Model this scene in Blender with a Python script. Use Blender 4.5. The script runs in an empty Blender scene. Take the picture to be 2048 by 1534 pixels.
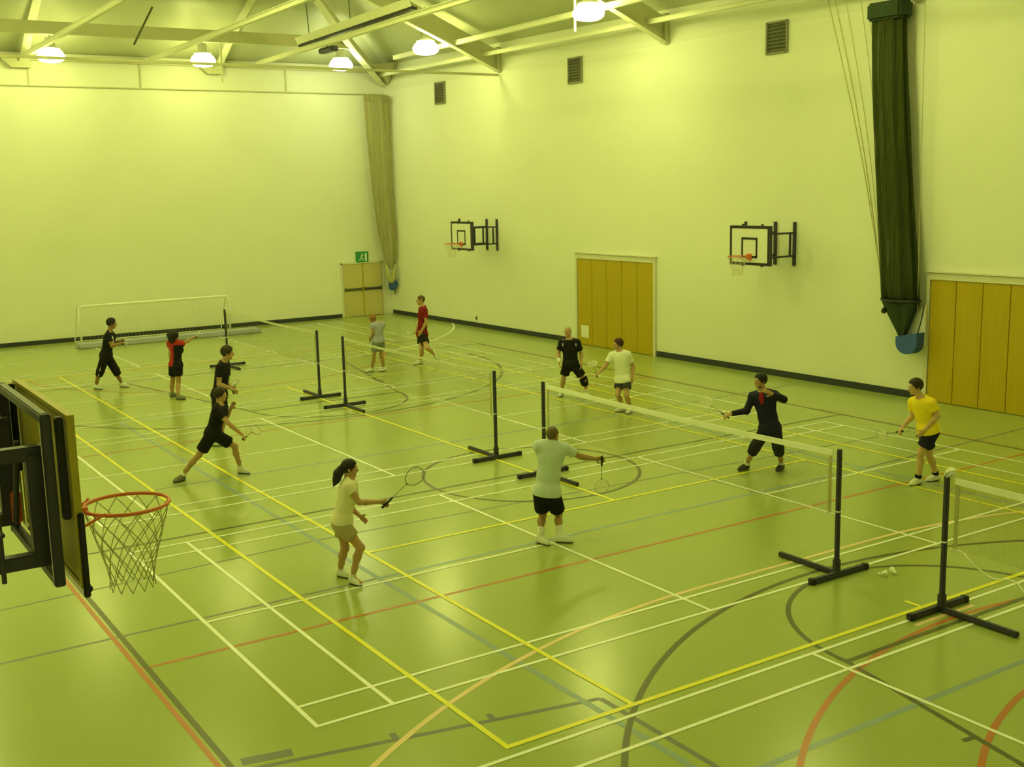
import bpy, bmesh, math, random
import numpy as np
from mathutils import Vector, Matrix
random.seed(7)
S = bpy.context.scene
COL = S.collection
PI = math.pi

# ------------------------------------------------------------------ materials
def mat(name, col, rough=0.6, noise=0.06, scale=6.0, spec=0.4, metal=0.0, bump=0.0, bscale=40.0):
    m = bpy.data.materials.new(name); m.use_nodes = True
    nt = m.node_tree; b = nt.nodes['Principled BSDF']
    b.inputs['Roughness'].default_value = rough
    b.inputs['Metallic'].default_value = metal
    b.inputs['Specular IOR Level'].default_value = spec
    tc = nt.nodes.new('ShaderNodeTexCoord')
    if noise > 0:
        n = nt.nodes.new('ShaderNodeTexNoise'); n.inputs['Scale'].default_value = scale; n.inputs['Detail'].default_value = 3
        nt.links.new(tc.outputs['Object'], n.inputs['Vector'])
        mx = nt.nodes.new('ShaderNodeMix'); mx.data_type = 'RGBA'
        c = np.array(col[:3])
        mx.inputs['A'].default_value = (*np.clip(c*(1-noise), 0, 1), 1)
        mx.inputs['B'].default_value = (*np.clip(c*(1+noise), 0, 1), 1)
        nt.links.new(n.outputs['Fac'], mx.inputs['Factor'])
        nt.links.new(mx.outputs['Result'], b.inputs['Base Color'])
    else:
        b.inputs['Base Color'].default_value = (*col[:3], 1)
    if bump > 0:
        n2 = nt.nodes.new('ShaderNodeTexNoise'); n2.inputs['Scale'].default_value = bscale
        nt.links.new(tc.outputs['Object'], n2.inputs['Vector'])
        bp = nt.nodes.new('ShaderNodeBump'); bp.inputs['Strength'].default_value = bump; bp.inputs['Distance'].default_value = 0.01
        nt.links.new(n2.outputs['Fac'], bp.inputs['Height']); nt.links.new(bp.outputs['Normal'], b.inputs['Normal'])
    return m

def block_wall_mat(name, col, axis):
    """painted fair-faced blockwork: shallow courses and joints"""
    m = mat(name, col, 0.75, 0.03, 0.8, 0.2)
    nt = m.node_tree; b = nt.nodes['Principled BSDF']
    tc = nt.nodes.new('ShaderNodeTexCoord'); mp = nt.nodes.new('ShaderNodeMapping')
    mp.inputs['Rotation'].default_value = (PI/2, 0, 0) if axis == 'y' else (PI/2, 0, PI/2)
    sp = nt.nodes.new('ShaderNodeSeparateXYZ'); cb = nt.nodes.new('ShaderNodeCombineXYZ')
    nt.links.new(tc.outputs['Object'], sp.inputs[0])
    nt.links.new(sp.outputs['X' if axis == 'y' else 'Y'], cb.inputs['X']); nt.links.new(sp.outputs['Z'], cb.inputs['Y'])
    br = nt.nodes.new('ShaderNodeTexBrick'); br.inputs['Scale'].default_value = 1.0
    br.inputs['Brick Width'].default_value = 0.45; br.inputs['Row Height'].default_value = 0.225; br.inputs['Mortar Size'].default_value = 0.008
    nt.links.new(cb.outputs[0], br.inputs['Vector'])
    bp = nt.nodes.new('ShaderNodeBump'); bp.inputs['Strength'].default_value = 0.25; bp.inputs['Distance'].default_value = 0.004; bp.invert = True
    nt.links.new(br.outputs['Fac'], bp.inputs['Height']); nt.links.new(bp.outputs['Normal'], b.inputs['Normal'])
    return m

def emit_mat(name, col, strength):
    m = bpy.data.materials.new(name); m.use_nodes = True
    nt = m.node_tree; nt.nodes.remove(nt.nodes['Principled BSDF'])
    e = nt.nodes.new('ShaderNodeEmission'); e.inputs['Color'].default_value = (*col, 1); e.inputs['Strength'].default_value = strength
    nt.links.new(e.outputs[0], nt.nodes['Material Output'].inputs['Surface'])
    return m

def sheer_mat(name, col, opacity):
    """fine netting seen from afar: part thread, part gap"""
    m = bpy.data.materials.new(name); m.use_nodes = True
    nt = m.node_tree; b = nt.nodes['Principled BSDF']
    b.inputs['Base Color'].default_value = (*col, 1); b.inputs['Roughness'].default_value = 0.9; b.inputs['Specular IOR Level'].default_value = 0.1
    tr = nt.nodes.new('ShaderNodeBsdfTransparent'); mx = nt.nodes.new('ShaderNodeMixShader')
    tc = nt.nodes.new('ShaderNodeTexCoord'); w = nt.nodes.new('ShaderNodeTexNoise'); w.inputs['Scale'].default_value = 3.0
    mp = nt.nodes.new('ShaderNodeMapping'); mp.inputs['Scale'].default_value = (6, 6, 0.15)
    nt.links.new(tc.outputs['Object'], mp.inputs['Vector']); nt.links.new(mp.outputs[0], w.inputs['Vector'])
    mr = nt.nodes.new('ShaderNodeMapRange'); mr.inputs['From Min'].default_value = 0.3; mr.inputs['From Max'].default_value = 0.7
    mr.inputs['To Min'].default_value = max(0, opacity-0.2); mr.inputs['To Max'].default_value = min(1, opacity+0.2)
    nt.links.new(w.outputs['Fac'], mr.inputs['Value']); nt.links.new(mr.outputs['Result'], mx.inputs['Fac'])
    nt.links.new(tr.outputs[0], mx.inputs[1]); nt.links.new(b.outputs[0], mx.inputs[2])
    nt.links.new(mx.outputs[0], nt.nodes['Material Output'].inputs['Surface'])
    return m

# ------------------------------------------------------------------ mesh builder
class MB:
    def __init__(s): s.v = []; s.f = []; s.m = []
    def add(s, vs, fs, mi=0):
        o = len(s.v); s.v += [tuple(map(float, v)) for v in vs]
        s.f += [tuple(i+o for i in f) for f in fs]; s.m += [mi]*len(fs); return s
    def box(s, c, d, rz=0.0, mi=0, M=None):
        x, y, z = [k/2 for k in d]
        vs = [(i*x, j*y, k*z) for i in (-1, 1) for j in (-1, 1) for k in (-1, 1)]
        R = M if M is not None else Matrix.Rotation(rz, 3, 'Z')
        vs = [Vector(c)+R @ Vector(v) for v in vs]
        return s.add(vs, [(0,1,3,2),(4,6,7,5),(0,4,5,1),(2,3,7,6),(0,2,6,4),(1,5,7,3)], mi)
    def cbox(s, c, d, bev=0.01, M=None, mi=0):
        """box with chamfered edges"""
        bm = bmesh.new(); bmesh.ops.create_cube(bm, size=1.0)
        for v in bm.verts: v.co = Vector((v.co.x*d[0], v.co.y*d[1], v.co.z*d[2]))
        bmesh.ops.bevel(bm, geom=bm.edges[:], offset=min(bev, min(d)*0.45), segments=2, affect='EDGES')
        R = M if M is not None else Matrix.Identity(3)
        bm.verts.index_update()
        s.add([Vector(c)+R @ v.co for v in bm.verts], [[v.index for v in f.verts] for f in bm.faces], mi); bm.free(); return s
    def beam(s, a, b, w, h, up=(0, 0, 1), mi=0):
        """rectangular bar from a to b; w across, h along up"""
        a, b = Vector(a), Vector(b); d = (b-a); L = d.length; d.normalize()
        u = Vector(up)
        if abs(d.dot(u)) > 0.98: u = Vector((1, 0, 0))
        x = d.cross(u).normalized(); z = x.cross(d).normalized()
        M = Matrix((x, d, z)).transposed()
        return s.box((a+b)/2, (w, L, h), M=M, mi=mi)
    def tube(s, pts, r, seg=10, mi=0, cap=True, closed=False):
        pts = [Vector(q) for q in pts]; n = len(pts); rs = r if isinstance(r, (list, tuple)) else [r]*n
        rings = []; prev = None
        for i, q in enumerate(pts):
            if closed: t = pts[(i+1) % n]-pts[i-1]
            else: t = pts[min(i+1, n-1)]-pts[max(i-1, 0)]
            t.normalize()
            if prev is None:
                a = Vector((0, 0, 1)) if abs(t.z) < 0.9 else Vector((1, 0, 0))
                x = t.cross(a).normalized()
            else:
                x = prev-t*prev.dot(t)
                x = x.normalized() if x.length > 1e-6 else t.cross(Vector((0.3, 0.5, 0.8))).normalized()
            prev = x; y = t.cross(x)
            rings.append([q+(x*math.cos(2*PI*k/seg)+y*math.sin(2*PI*k/seg))*rs[i] for k in range(seg)])
        vs = [v for rg in rings for v in rg]; fs = []
        for i in range(n if closed else n-1):
            j = (i+1) % n
            for k in range(seg):
                k2 = (k+1) % seg
                fs.append((i*seg+k, i*seg+k2, j*seg+k2, j*seg+k))
        if cap and not closed: fs += [tuple(range(seg))[::-1], tuple((n-1)*seg+k for k in range(seg))]
        return s.add(vs, fs, mi)
    def lathe(s, prof, seg=24, c=(0, 0, 0), M=None, mi=0, cap=True):
        """profile of (r, z) turned about z"""
        R = M if M is not None else Matrix.Identity(3); c = Vector(c)
        vs = [c+R @ Vector((r*math.cos(2*PI*k/seg), r*math.sin(2*PI*k/seg), z)) for r, z in prof for k in range(seg)]
        fs = []
        for i in range(len(prof)-1):
            for k in range(seg):
                k2 = (k+1) % seg; fs.append((i*seg+k, i*seg+k2, (i+1)*seg+k2, (i+1)*seg+k))
        if cap: fs += [tuple(range(seg))[::-1], tuple((len(prof)-1)*seg+k for k in range(seg))]
        return s.add(vs, fs, mi)
    def loft(s, rings, mi=0, cap=True):
        n = len(rings[0]); vs = [v for r in rings for v in r]; fs = []
        for i in range(len(rings)-1):
            for k in range(n):
                k2 = (k+1) % n; fs.append((i*n+k, i*n+k2, (i+1)*n+k2, (i+1)*n+k))
        if cap: fs += [tuple(range(n))[::-1], tuple((len(rings)-1)*n+k for k in range(n))]
        return s.add(vs, fs, mi)
    def prism(s, poly, off, mi=0):
        """polygon (list of 3d points) pushed along off"""
        n = len(poly); off = Vector(off); a = [Vector(q) for q in poly]
        vs = a+[q+off for q in a]
        fs = [tuple(range(n))[::-1], tuple(range(n, 2*n))]+[(k, (k+1) % n, n+(k+1) % n, n+k) for k in range(n)]
        return s.add(vs, fs, mi)
    def build(s, name, m, parent=None, smooth=False, loc=None, fix=True):
        me = bpy.data.meshes.new(name); me.from_pydata(s.v, [], s.f)
        for x in (m if isinstance(m, (list, tuple)) else [m]): me.materials.append(x)
        me.polygons.foreach_set('material_index', s.m)
        if fix:
            bm = bmesh.new(); bm.from_mesh(me); bmesh.ops.recalc_face_normals(bm, faces=bm.faces[:]); bm.to_mesh(me); bm.free()
        if smooth: me.polygons.foreach_set('use_smooth', [True]*len(me.polygons))
        me.update()
        return link(name, me, parent, loc)

def link(name, me, parent=None, loc=None):
    o = bpy.data.objects.new(name, me); COL.objects.link(o)
    if loc is not None: o.location = loc
    if parent is not None: o.parent = parent
    return o
def empty(name, loc=(0, 0, 0), rz=0.0):
    o = bpy.data.objects.new(name, None); COL.objects.link(o); o.location = loc; o.rotation_euler = (0, 0, rz); o.empty_display_size = 0.1
    return o
def tag(o, label=None, cat=None, group=None, kind=None):
    if label: o['label'] = label
    if cat: o['category'] = cat
    if group: o['group'] = group
    if kind: o['kind'] = kind
    return o
def copy_tree(o, parent=None):
    c = o.copy(); COL.objects.link(c); c.parent = parent
    for ch in list(o.children): copy_tree(ch, c)
    return c
def struct(o, label=None):
    o['kind'] = 'structure'
    if label: o['label'] = label
    return o

M = {}
M['wall_y'] = block_wall_mat('painted_blockwork_end', (0.80, 0.80, 0.74), 'y')
M['wall_x'] = block_wall_mat('painted_blockwork_side', (0.80, 0.80, 0.74), 'x')
M['panel'] = mat('upper_wall_lining', (0.74, 0.74, 0.68), 0.6, 0.03, 1.0)
M['ceil'] = mat('roof_lining', (0.53, 0.55, 0.42), 0.45, 0.08, 0.7, 0.5)
M['steel'] = mat('painted_steel', (0.50, 0.49, 0.33), 0.5, 0.06, 2.0)
M['pale_steel'] = mat('pale_tube_and_lit_flange', (0.80, 0.79, 0.66), 0.45, 0.05, 2.0)
M['skirt'] = mat('dark_skirting', (0.035, 0.04, 0.05), 0.5, 0.1)
M['ply'] = mat('tan_door_laminate', (0.58, 0.50, 0.24), 0.5, 0.06, 1.5)
M['frame'] = mat('door_frame_paint', (0.70, 0.66, 0.56), 0.5, 0.04)
M['charcoal'] = mat('charcoal_powder_coat', (0.045, 0.045, 0.075), 0.45, 0.1)
M['black'] = mat('black_paint', (0.015, 0.015, 0.02), 0.5, 0.1)
M['white'] = mat('white_board', (0.82, 0.82, 0.80), 0.4, 0.03)
M['orange'] = mat('orange_rim_paint', (0.72, 0.17, 0.05), 0.4, 0.08)
M['cord'] = mat('off_white_cord', (0.66, 0.62, 0.45), 0.9, 0.05)
M['netcord'] = mat('dark_net_cord', (0.10, 0.10, 0.07), 0.9, 0.05)
M['tape'] = mat('white_net_tape', (0.94, 0.94, 0.92), 0.8, 0.04)
M['yellowwood'] = mat('varnished_board_edge', (0.42, 0.34, 0.04), 0.45, 0.12, 5)
M['vent'] = mat('vent_metal', (0.22, 0.22, 0.15), 0.5, 0.08)
M['ventdark'] = mat('vent_cavity', (0.10, 0.10, 0.06), 0.8, 0.08)
M['blue'] = mat('blue_canvas', (0.05, 0.11, 0.42), 0.8, 0.1)
M['greencloth'] = mat('dark_green_canvas', (0.03, 0.05, 0.025), 0.85, 0.2, 4)
M['sign'] = mat('green_sign', (0.03, 0.28, 0.10), 0.5, 0.05)
M['paper'] = mat('paper', (0.82, 0.80, 0.74), 0.8, 0.04)
M['greymat'] = mat('grey_foam_vinyl', (0.40, 0.42, 0.52), 0.5, 0.06)
M['lampmetal'] = mat('lamp_housing', (0.6, 0.6, 0.55), 0.4, 0.05)
M['dark_net'] = sheer_mat('dark_green_netting', (0.05, 0.062, 0.014), 0.78)
M['pale_net'] = sheer_mat('pale_netting', (0.44, 0.41, 0.20), 0.52)
# wood doors with vertical grain
def wood(name, col):
    m = mat(name, col, 0.45, 0.10, 1.0, 0.4)
    nt = m.node_tree
    n = [x for x in nt.nodes if x.type == 'TEX_NOISE'][0]; tc = [x for x in nt.nodes if x.type == 'TEX_COORD'][0]
    mp = nt.nodes.new('ShaderNodeMapping'); mp.inputs['Scale'].default_value = (12, 12, 0.6)
    nt.links.new(tc.outputs['Object'], mp.inputs['Vector']); nt.links.new(mp.outputs[0], n.inputs['Vector']); n.inputs['Scale'].default_value = 2.0
    return m
M['wood'] = wood('oak_veneer', (0.49, 0.35, 0.008))
# ------------------------------------------------------------------ the hall shell
XL, YB, YF = -4.2, -11.0, 29.9          # left wall, wall behind, far wall
HE = 9.0                                # eaves height
RZ = 0.02                               # right wall turned slightly so it lines up with the image
def WX(y): return 16.62-RZ*(y-12)
def RW(y, z, off=0.0): return Vector((WX(y)-off, y-RZ*off, z))
RM = Matrix.Rotation(RZ, 3, 'Z')        # local -x = into the hall, local y = along the wall

# ---- floor with all its painted court lines, one mesh
LINE = {}
def linemat(k, col): LINE[k] = mat('line_'+k, col, 0.3, 0.05, 3.0, 0.45)
M['floor'] = mat('green_sports_floor', (0.355, 0.415, 0.128), 0.22, 0.06, 0.5, 0.45)
linemat('white', (0.95, 0.95, 0.95)); linemat('yellow', (0.88, 0.80, 0.05)); linemat('black', (0.10, 0.10, 0.04))
linemat('red', (0.52, 0.16, 0.05)); linemat('blue', (0.25, 0.335, 0.38)); linemat('grey', (0.16, 0.17, 0.17)); linemat('pink', (0.85, 0.62, 0.40))
fl = MB(); fl.add([(XL, YB, 0), (WX(YB), YB, 0), (WX(YF), YF, 0), (XL, YF, 0)], [(0, 1, 2, 3)], 0)
lm = ['white', 'yellow', 'black', 'red', 'blue', 'grey', 'pink']
zl = {'grey': .0006, 'blue': .0011, 'red': .0016, 'pink': .0021, 'black': .0026, 'white': .0031, 'yellow': .0042}; coats = {}
def zcoat(k):
    coats[k] = coats.get(k, 0)+1; return zl[k]+coats[k]*1.2e-5   # each line painted over the one before
def L(k, a, b, w=0.05):
    a = Vector((*a, 0)); b = Vector((*b, 0)); d = (b-a).normalized(); n = Vector((-d.y, d.x, 0))*w/2; z = Vector((0, 0, zcoat(k)))
    fl.add([a-n+z, b-n+z, b+n+z, a+n+z], [(0, 1, 2, 3)], 1+lm.index(k))
def ARC(k, c, r, a0, a1, w=0.05, n=48):
    vs = []; z = zcoat(k)
    for i in range(n+1):
        a = math.radians(a0+(a1-a0)*i/n)
        for rr in (r-w/2, r+w/2): vs.append((c[0]+rr*math.cos(a), c[1]+rr*math.sin(a), z))
    fl.add(vs, [(2*i, 2*i+1, 2*i+3, 2*i+2) for i in range(n)], 1+lm.index(k))
for y0 in (-7.57, 0.0, 7.57, 15.14, 22.71):       # badminton courts
    for y in (0, .46, 5.64, 6.1): L('white', (-.02, y0+y), (13.42, y0+y), .045)
    for x in (0, .76, 12.64, 13.4): L('white', (x, y0), (x, y0+6.1), .045)
    for x in (4.72, 8.68): L('white', (x, y0), (x, y0+6.1), .045)
    L('white', (0, y0+3.05), (4.72, y0+3.05), .045); L('white', (8.68, y0+3.05), (13.4, y0+3.05), .045)
CX = 6.65
for x in (1.17, 2.54, 10.77, 12.14): L('yellow', (x, -1.34), (x, 22.47), .055)      # tennis
for y in (-1.31, 22.44): L('yellow', (1.17, y), (12.14, y), .06)
for y in (4.18, 16.97): L('yellow', (2.54, y), (10.77, y), .055)
L('yellow', (CX, 4.18), (CX, 16.97), .055); L('yellow', (CX, -1.31), (CX, -1.08), .055)
for x in (2.22, 11.1): L('blue', (x, -2.8), (x, 15.2), .07)                          # volleyball
for y in (-2.8, 15.2): L('blue', (2.22, y), (11.1, y), .07)
for y in (3.2, 9.2):
    L('blue', (2.22, y), (11.1, y), .07); L('grey', (-3.6, y), (2.2, y), .05); L('grey', (11.1, y), (16.2, y+.2), .05)
L('grey', (-3.6, 4.75), (2.4, 5.1), .04); L('grey', (2.4, 5.1), (14.0, 4.55), .04)
for x in (-.88, 14.2): L('black', (x, -7.6), (x, 20.4), .055)                        # basketball
for y in (-7.6, 20.4, 6.4): L('black', (-.88, y), (14.2, y), .055)
for (yb, s) in ((-7.6, 1), (20.4, -1)):
    ft = yb+s*5.8; hoop = yb+s*1.55
    ARC('black', (CX, hoop), 6.25, 0 if s > 0 else 180, 180 if s > 0 else 360, .06, 80)
    ARC('black', (CX, ft), 1.8, 0 if s > 0 else 180, 180 if s > 0 else 360, .055)
    L('black', (CX-1.8, ft), (CX+1.8, ft), .06)
    for q in (-1, 1):
        L('black', (CX+q*1.8, ft), (CX+q*3.0, yb), .055)
        for t in (.29, .47): 
            a = (CX+q*(1.8+1.2*t), ft-s*5.8*t); L('black', a, (a[0]+q*.14, a[1]+.02), .05)
ARC('black', (CX, 6.4), 1.8, 0, 360, .055, 64)
L('red', (-.96, -8), (-.96, 22.5), .05); L('red', (14.28, -8), (14.28, 22.5), .02)                             # netball
for y in (-8, 2.2, 12.4, 22.5): L('red', (-.96, y), (14.3, y), .05)
ARC('red', (CX, -8.0), 4.9, 0, 180, .06, 64); ARC('red', (CX, -7.8), 6.1, 0, 180, .06, 64)
ARC('red', (CX, 22.5), 4.9, 180, 360, .05, 64)
for (yb, s, r) in ((-8.38, 1, 9.0), (29.1, -1, 8.9)):                                # handball
    k = 'pink' if s > 0 else 'white'
    ARC(k, (CX-1.5, yb), r, 90 if s > 0 else 180, 180 if s > 0 else 270, .06, 64)
    ARC(k, (CX+1.5, yb), r, 0 if s > 0 else 270, 90 if s > 0 else 360, .06, 64)
    L(k, (CX-1.5, yb+s*r), (CX+1.5, yb+s*r), .06)
L('pink', (CX-.5, -1.6), (CX+.5, -1.6), .06)
# cross-court key painted out from the left wall
L('grey', (2.38, -4.63), (2.38, -1.03), .06); L('grey', (2.38, -1.03), (-3.4, .17), .06); L('grey', (2.38, -4.63), (-3.4, -5.83), .06)
for t in (.178, .33): 
    a = (2.38-5.8*t, -1.03+1.2*t); L('grey', a, (a[0]+.02, a[1]+.13), .06)
L('grey', (-.36, -.31), (-.78, -.22), .13)
floor = struct(fl.build('floor', [M['floor']]+[LINE[k] for k in lm], fix=False), 'glossy green sports floor painted with court lines')

# ---- walls
def quadwall(name, a, b, m, z1=HE, th=.2, inward=None, z0=0.0):
    a = Vector((*a, 0)); b = Vector((*b, 0)); d = (b-a).normalized(); n = Vector((-d.y, d.x, 0))*th
    mb = MB(); vs = [a, b, b+n, a+n]
    mb.prism([Vector((v.x, v.y, z0)) for v in vs], (0, 0, z1-z0)); return struct(mb.build(name, m))
quadwall('wall_right', (WX(YF+.2), YF+.2), (WX(YB-.2), YB-.2), M['wall_x'], 8.22)
quadwall('wall_far', (XL-.2, YF), (WX(YF)+.2, YF), M['wall_y'], 8.10)
# the left wall has a spectators' gallery let into its near end
mb = MB(); YG = -5.6; XG = -6.6
mb.box((XL-.1, (YG+YF+.2)/2, HE/2), (.2, YF+.2-YG, HE)); mb.box((XL-.1, (YB-.2+YG)/2, 1.65), (.2, YG-YB+.2, 3.3)); mb.box((XL-.1, (YB-.2+YG)/2, (6.9+HE)/2), (.2, YG-YB+.2, HE-6.9))
mb.box(((XL+XG)/2-.1, YG+.1, 5.1), (XL-XG-.2, .2, 3.8)); mb.box((XG-.1, (YB+YG)/2, 5.1), (.2, YG-YB+.4, 3.8))
mb.box(((XL+XG)/2-.1, (YB+YG)/2, 3.2), (XL-XG-.2, YG-YB, .2)); mb.box(((XL+XG)/2-.1, (YB+YG)/2, 7.0), (XL-XG-.2, YG-YB, .2))
struct(mb.build('wall_left', M['wall_x']))
quadwall('wall_near', (WX(YB)+.2, YB), (XG-.2, YB), M['wall_y'])
# lighter lining above the blockwork
mb = MB(); mb.prism([RW(YF+.2, 8.22, .0), RW(YB, 8.22, .0), RW(YB, 8.22, -.2), RW(YF+.2, 8.22, -.2)], (0, 0, 1.0)); struct(mb.build('wall_right_upper', M['panel']))
mb = MB(); mb.box(((XL+WX(YF))/2, YF+.1, 8.6), (WX(YF)-XL+.4, .2, 1.0)); struct(mb.build('wall_far_upper', M['panel']))
mb = MB(); mb.box(((XL+WX(YF))/2-.05, YF-.03, 8.10), (WX(YF)-XL-.12, .06, .035)); struct(mb.build('trim_1', M['steel']))
mb = MB(); mb.box(((XL+WX(YF))/2-.05, YF-.05, 8.93), (WX(YF)-XL-.12, .10, .14)); struct(mb.build('trim_2', M['steel']))
for i, x in enumerate((3.9, 7.35, 12.4)):
    mb = MB(); mb.box((x, YF-.012, 8.5), (.05, .024, .74)); struct(mb.build('trim_%d' % (3+i), M['steel']))
# hipped roof lining
c0 = [Vector((XL-.2, YB-.2, HE)), Vector((16.95, YB-.2, HE)), Vector((16.62, YF+.3, HE)), Vector((XL-.2, YF+.3, HE))]
SL = .42; half = (16.6-XL)/2; xr = (16.6+XL)/2; zr = HE+half*SL
r0 = Vector((xr, YB+half, zr)); r1 = Vector((xr, YF-half, zr))
mb = MB(); up = Vector((0, 0, .15))
vs = c0+[r0, r1]; vs2 = [v+up for v in vs]
fs = [(0, 4, 1), (1, 4, 5, 2), (2, 5, 3), (3, 5, 4, 0)]
mb.add(vs+vs2, fs+[tuple(i+6 for i in reversed(f)) for f in fs])
ceil = struct(mb.build('ceiling', M['ceil']), 'olive underside of the hipped roof')
# skirting boards with gaps at the doors
def skirt_r(name, y0, y1):
    mb = MB(); mb.prism([RW(y0, 0, 0), RW(y1, 0, 0), RW(y1, 0, .03), RW(y0, 0, .03)], (0, 0, .15)); struct(mb.build(name, M['skirt']))
skirt_r('baseboard_right', 18.5, YF-.04); skirt_r('baseboard_right_middle', 6.42, 14.84); skirt_r('baseboard_right_near', YB, 1.75)
mb = MB(); mb.box(((XL+14.12)/2, YF-.015, .07), (14.12-XL, .03, .14)); struct(mb.build('baseboard_far', M['skirt']))

# ---- roof steel
def roofz(d): return 8.9+SL*d
def rafter_right(y, name='roof_rafter'):
    """haunched rafter rising from the right wall: web and two flanges"""
    mb = MB(); x0 = WX(y); p = []
    ds = [0.05, 1.5, 2.9, 10.0]; bot = [8.24, 8.86, 9.42, 12.3]
    for d, b in zip(ds, bot): p.append((d, b))
    for (d0, b0), (d1, b1) in zip(p, p[1:]):
        t0, t1 = HE-.02+SL*(d0-.3), HE-.02+SL*(d1-.3)
        mb.prism([(x0-d0, y-.012, b0), (x0-d1, y-.012, b1), (x0-d1, y-.012, t1), (x0-d0, y-.012, t0)], (0, .024, 0))
        mb.prism([(x0-d0, y-.11, b0-.02), (x0-d1, y-.11, b1-.02), (x0-d1, y-.11, b1), (x0-d0, y-.11, b0)], (0, .22, 0), 1)  # bottom flange coloured paler than the web to stand for bounced light
    mb.box((x0-.08, y, 8.6), (.14, .2, .74), mi=0)
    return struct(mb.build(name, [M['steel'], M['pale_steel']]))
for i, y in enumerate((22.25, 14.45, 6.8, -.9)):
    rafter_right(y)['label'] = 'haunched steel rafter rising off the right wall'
def rafter_far(x, dx=0.0):
    mb = MB(); y0 = YF
    ds = [0.1, .8, 1.7, 2.8, 9.0]; bot = [8.72, 9.12, 9.62, 10.15, 12.75]
    for k in range(4):
        d0, d1, b0, b1 = ds[k], ds[k+1], bot[k], bot[k+1]
        t0, t1 = b0+.32+.1*k, b1+.32+.1*(k+1)
        t0 = min(t0, HE-.02+SL*(d0+.0)) if t0 > HE+SL*d0 else t0; t1 = min(t1, HE-.02+SL*d1)
        q0, q1 = x+dx*d0, x+dx*d1
        mb.prism([(q0-.012, y0-d0, b0), (q1-.012, y0-d1, b1), (q1-.012, y0-d1, max(t1, b1+.05)), (q0-.012, y0-d0, max(t0, b0+.05))], (.024, 0, 0))
        mb.prism([(q0-.12, y0-d0, b0-.02), (q1-.12, y0-d1, b1-.02), (q1-.12, y0-d1, b1), (q0-.12, y0-d0, b0)], (.24, 0, 0), 1)  # flange in the same paler tone, bounced light put into the colour
    mb.prism([(x-.35, y0-.25, 8.62), (x+.2, y0-.25, 8.62), (x+.2, y0-.25, 9.0), (x-.75, y0-.25, 9.0)], (0, .22, 0), 0)
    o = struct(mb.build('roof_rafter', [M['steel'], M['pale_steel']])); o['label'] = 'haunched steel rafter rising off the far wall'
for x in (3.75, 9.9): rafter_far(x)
# hip rafter out of the far right corner
mb = MB(); a = Vector((16.1, 29.75, 8.6)); b = Vector((13.7, 27.1, 9.47)); c = Vector((9.0, 22.4, 11.85))
for p0, p1 in ((a, b), (b, c)):
    mb.beam(p0, p1, .03, .34, mi=0); 
    mb.beam(p0-Vector((0, 0, .18)), p1-Vector((0, 0, .18)), .24, .03, mi=1)  # lower flange again in the paler, lit colour
mb.prism([(16.2, 29.72, 8.45), (15.2, 29.0, 9.05), (16.2, 29.0, 9.15)], (.02, -.25, 0))
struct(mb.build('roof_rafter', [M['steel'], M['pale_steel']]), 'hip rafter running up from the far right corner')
# purlins across the far slope
for y, z0, h in ((27.1, 9.32, .36), (24.6, 10.35, .4), (21.8, 11.5, .4)):
    mb = MB(); x1 = 16.3-(YF-y)*.95
    mb.beam((XL+(YF-y)*.8, y, z0+h/2), (x1, y, z0+h/2), .16, h); struct(mb.build('roof_purlin', M['steel']), 'olive roof purlin across the far slope')
# pale ties that run the length of the hall
for (x0, y0, x1, y1, z, w) in ((3.82, 29.7, 3.6, 8, 8.97, .11), (7.65, 29.7, 7.2, 8, 8.99, .11), (11.3, 29.7, 10.5, 8, 8.99, .12), (14.95, 26.5, 14.25, 2, 9.02, .12), (15.75, 29.6, 16.1, 2, 8.72, .10)):
    mb = MB(); mb.beam((x0, y0, z), (x1, y1, z), w, w); mb.beam((x0, y0, z+w/2+.008), (x1, y1, z+w/2+.008), w*1.5, .016)
    struct(mb.build('roof_beam', M['pale_steel']), 'long pale roof tie running the length of the hall')
mb = MB(); mb.beam((XL+.05, 22.25, 8.13), (WX(22.25)-.06, 22.25, 8.13), .07, .07); struct(mb.build('roof_beam', M['steel']), 'thin cross tie spanning the hall under the roof')
# ------------------------------------------------------------------ doors
def fold_door(n, y0, y1, h, npan, seam0=None):
    """full-height veneered folding door set on the right wall"""
    root = empty('door_%d' % n, RW((y0+y1)/2, 0)); struct(root); W = (y1-y0)/npan
    inv = Matrix.Translation(-root.location)
    for i in range(npan):
        mb = MB(); a = y0+W*i+.006; b = a+W-.012
        c = RW((a+b)/2, h/2+.004, .025)-root.location
        mb.cbox(c, (.045, b-a, h-.012), .006, M=RM); mb.build('panel', M['wood'], root)
    mb = MB()
    for (a, b, z0, z1) in ((y0-.09, y1+.09, h+.005, h+.14), (y0-.09, y0-.01, 0, h+.005), (y1+.01, y1+.09, 0, h+.005)):
        mb.box(RW((a+b)/2, (z0+z1)/2, .035)-root.location, (.07, b-a, z1-z0), M=RM)
    mb.build('frame', M['frame'], root)
    mb = MB(); mb.box(RW((y0+y1)/2, h+.165, .05)-root.location, (.10, y1-y0+.24, .03), M=RM); mb.build('drip_rail', M['frame'], root)
    return root
d2 = fold_door(2, 14.95, 18.32, 2.54, 5); d2['label'] = 'brown wooden folding doors with a paper notice'
d3 = fold_door(3, 2.0, 6.24, 2.57, 7); d3['label'] = 'brown wooden folding doors at the near end of the right wall'
d1 = empty('door_1', (15.02, YF, 0)); struct(d1, 'pale double fire exit doors with push bars on the far wall')
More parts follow.
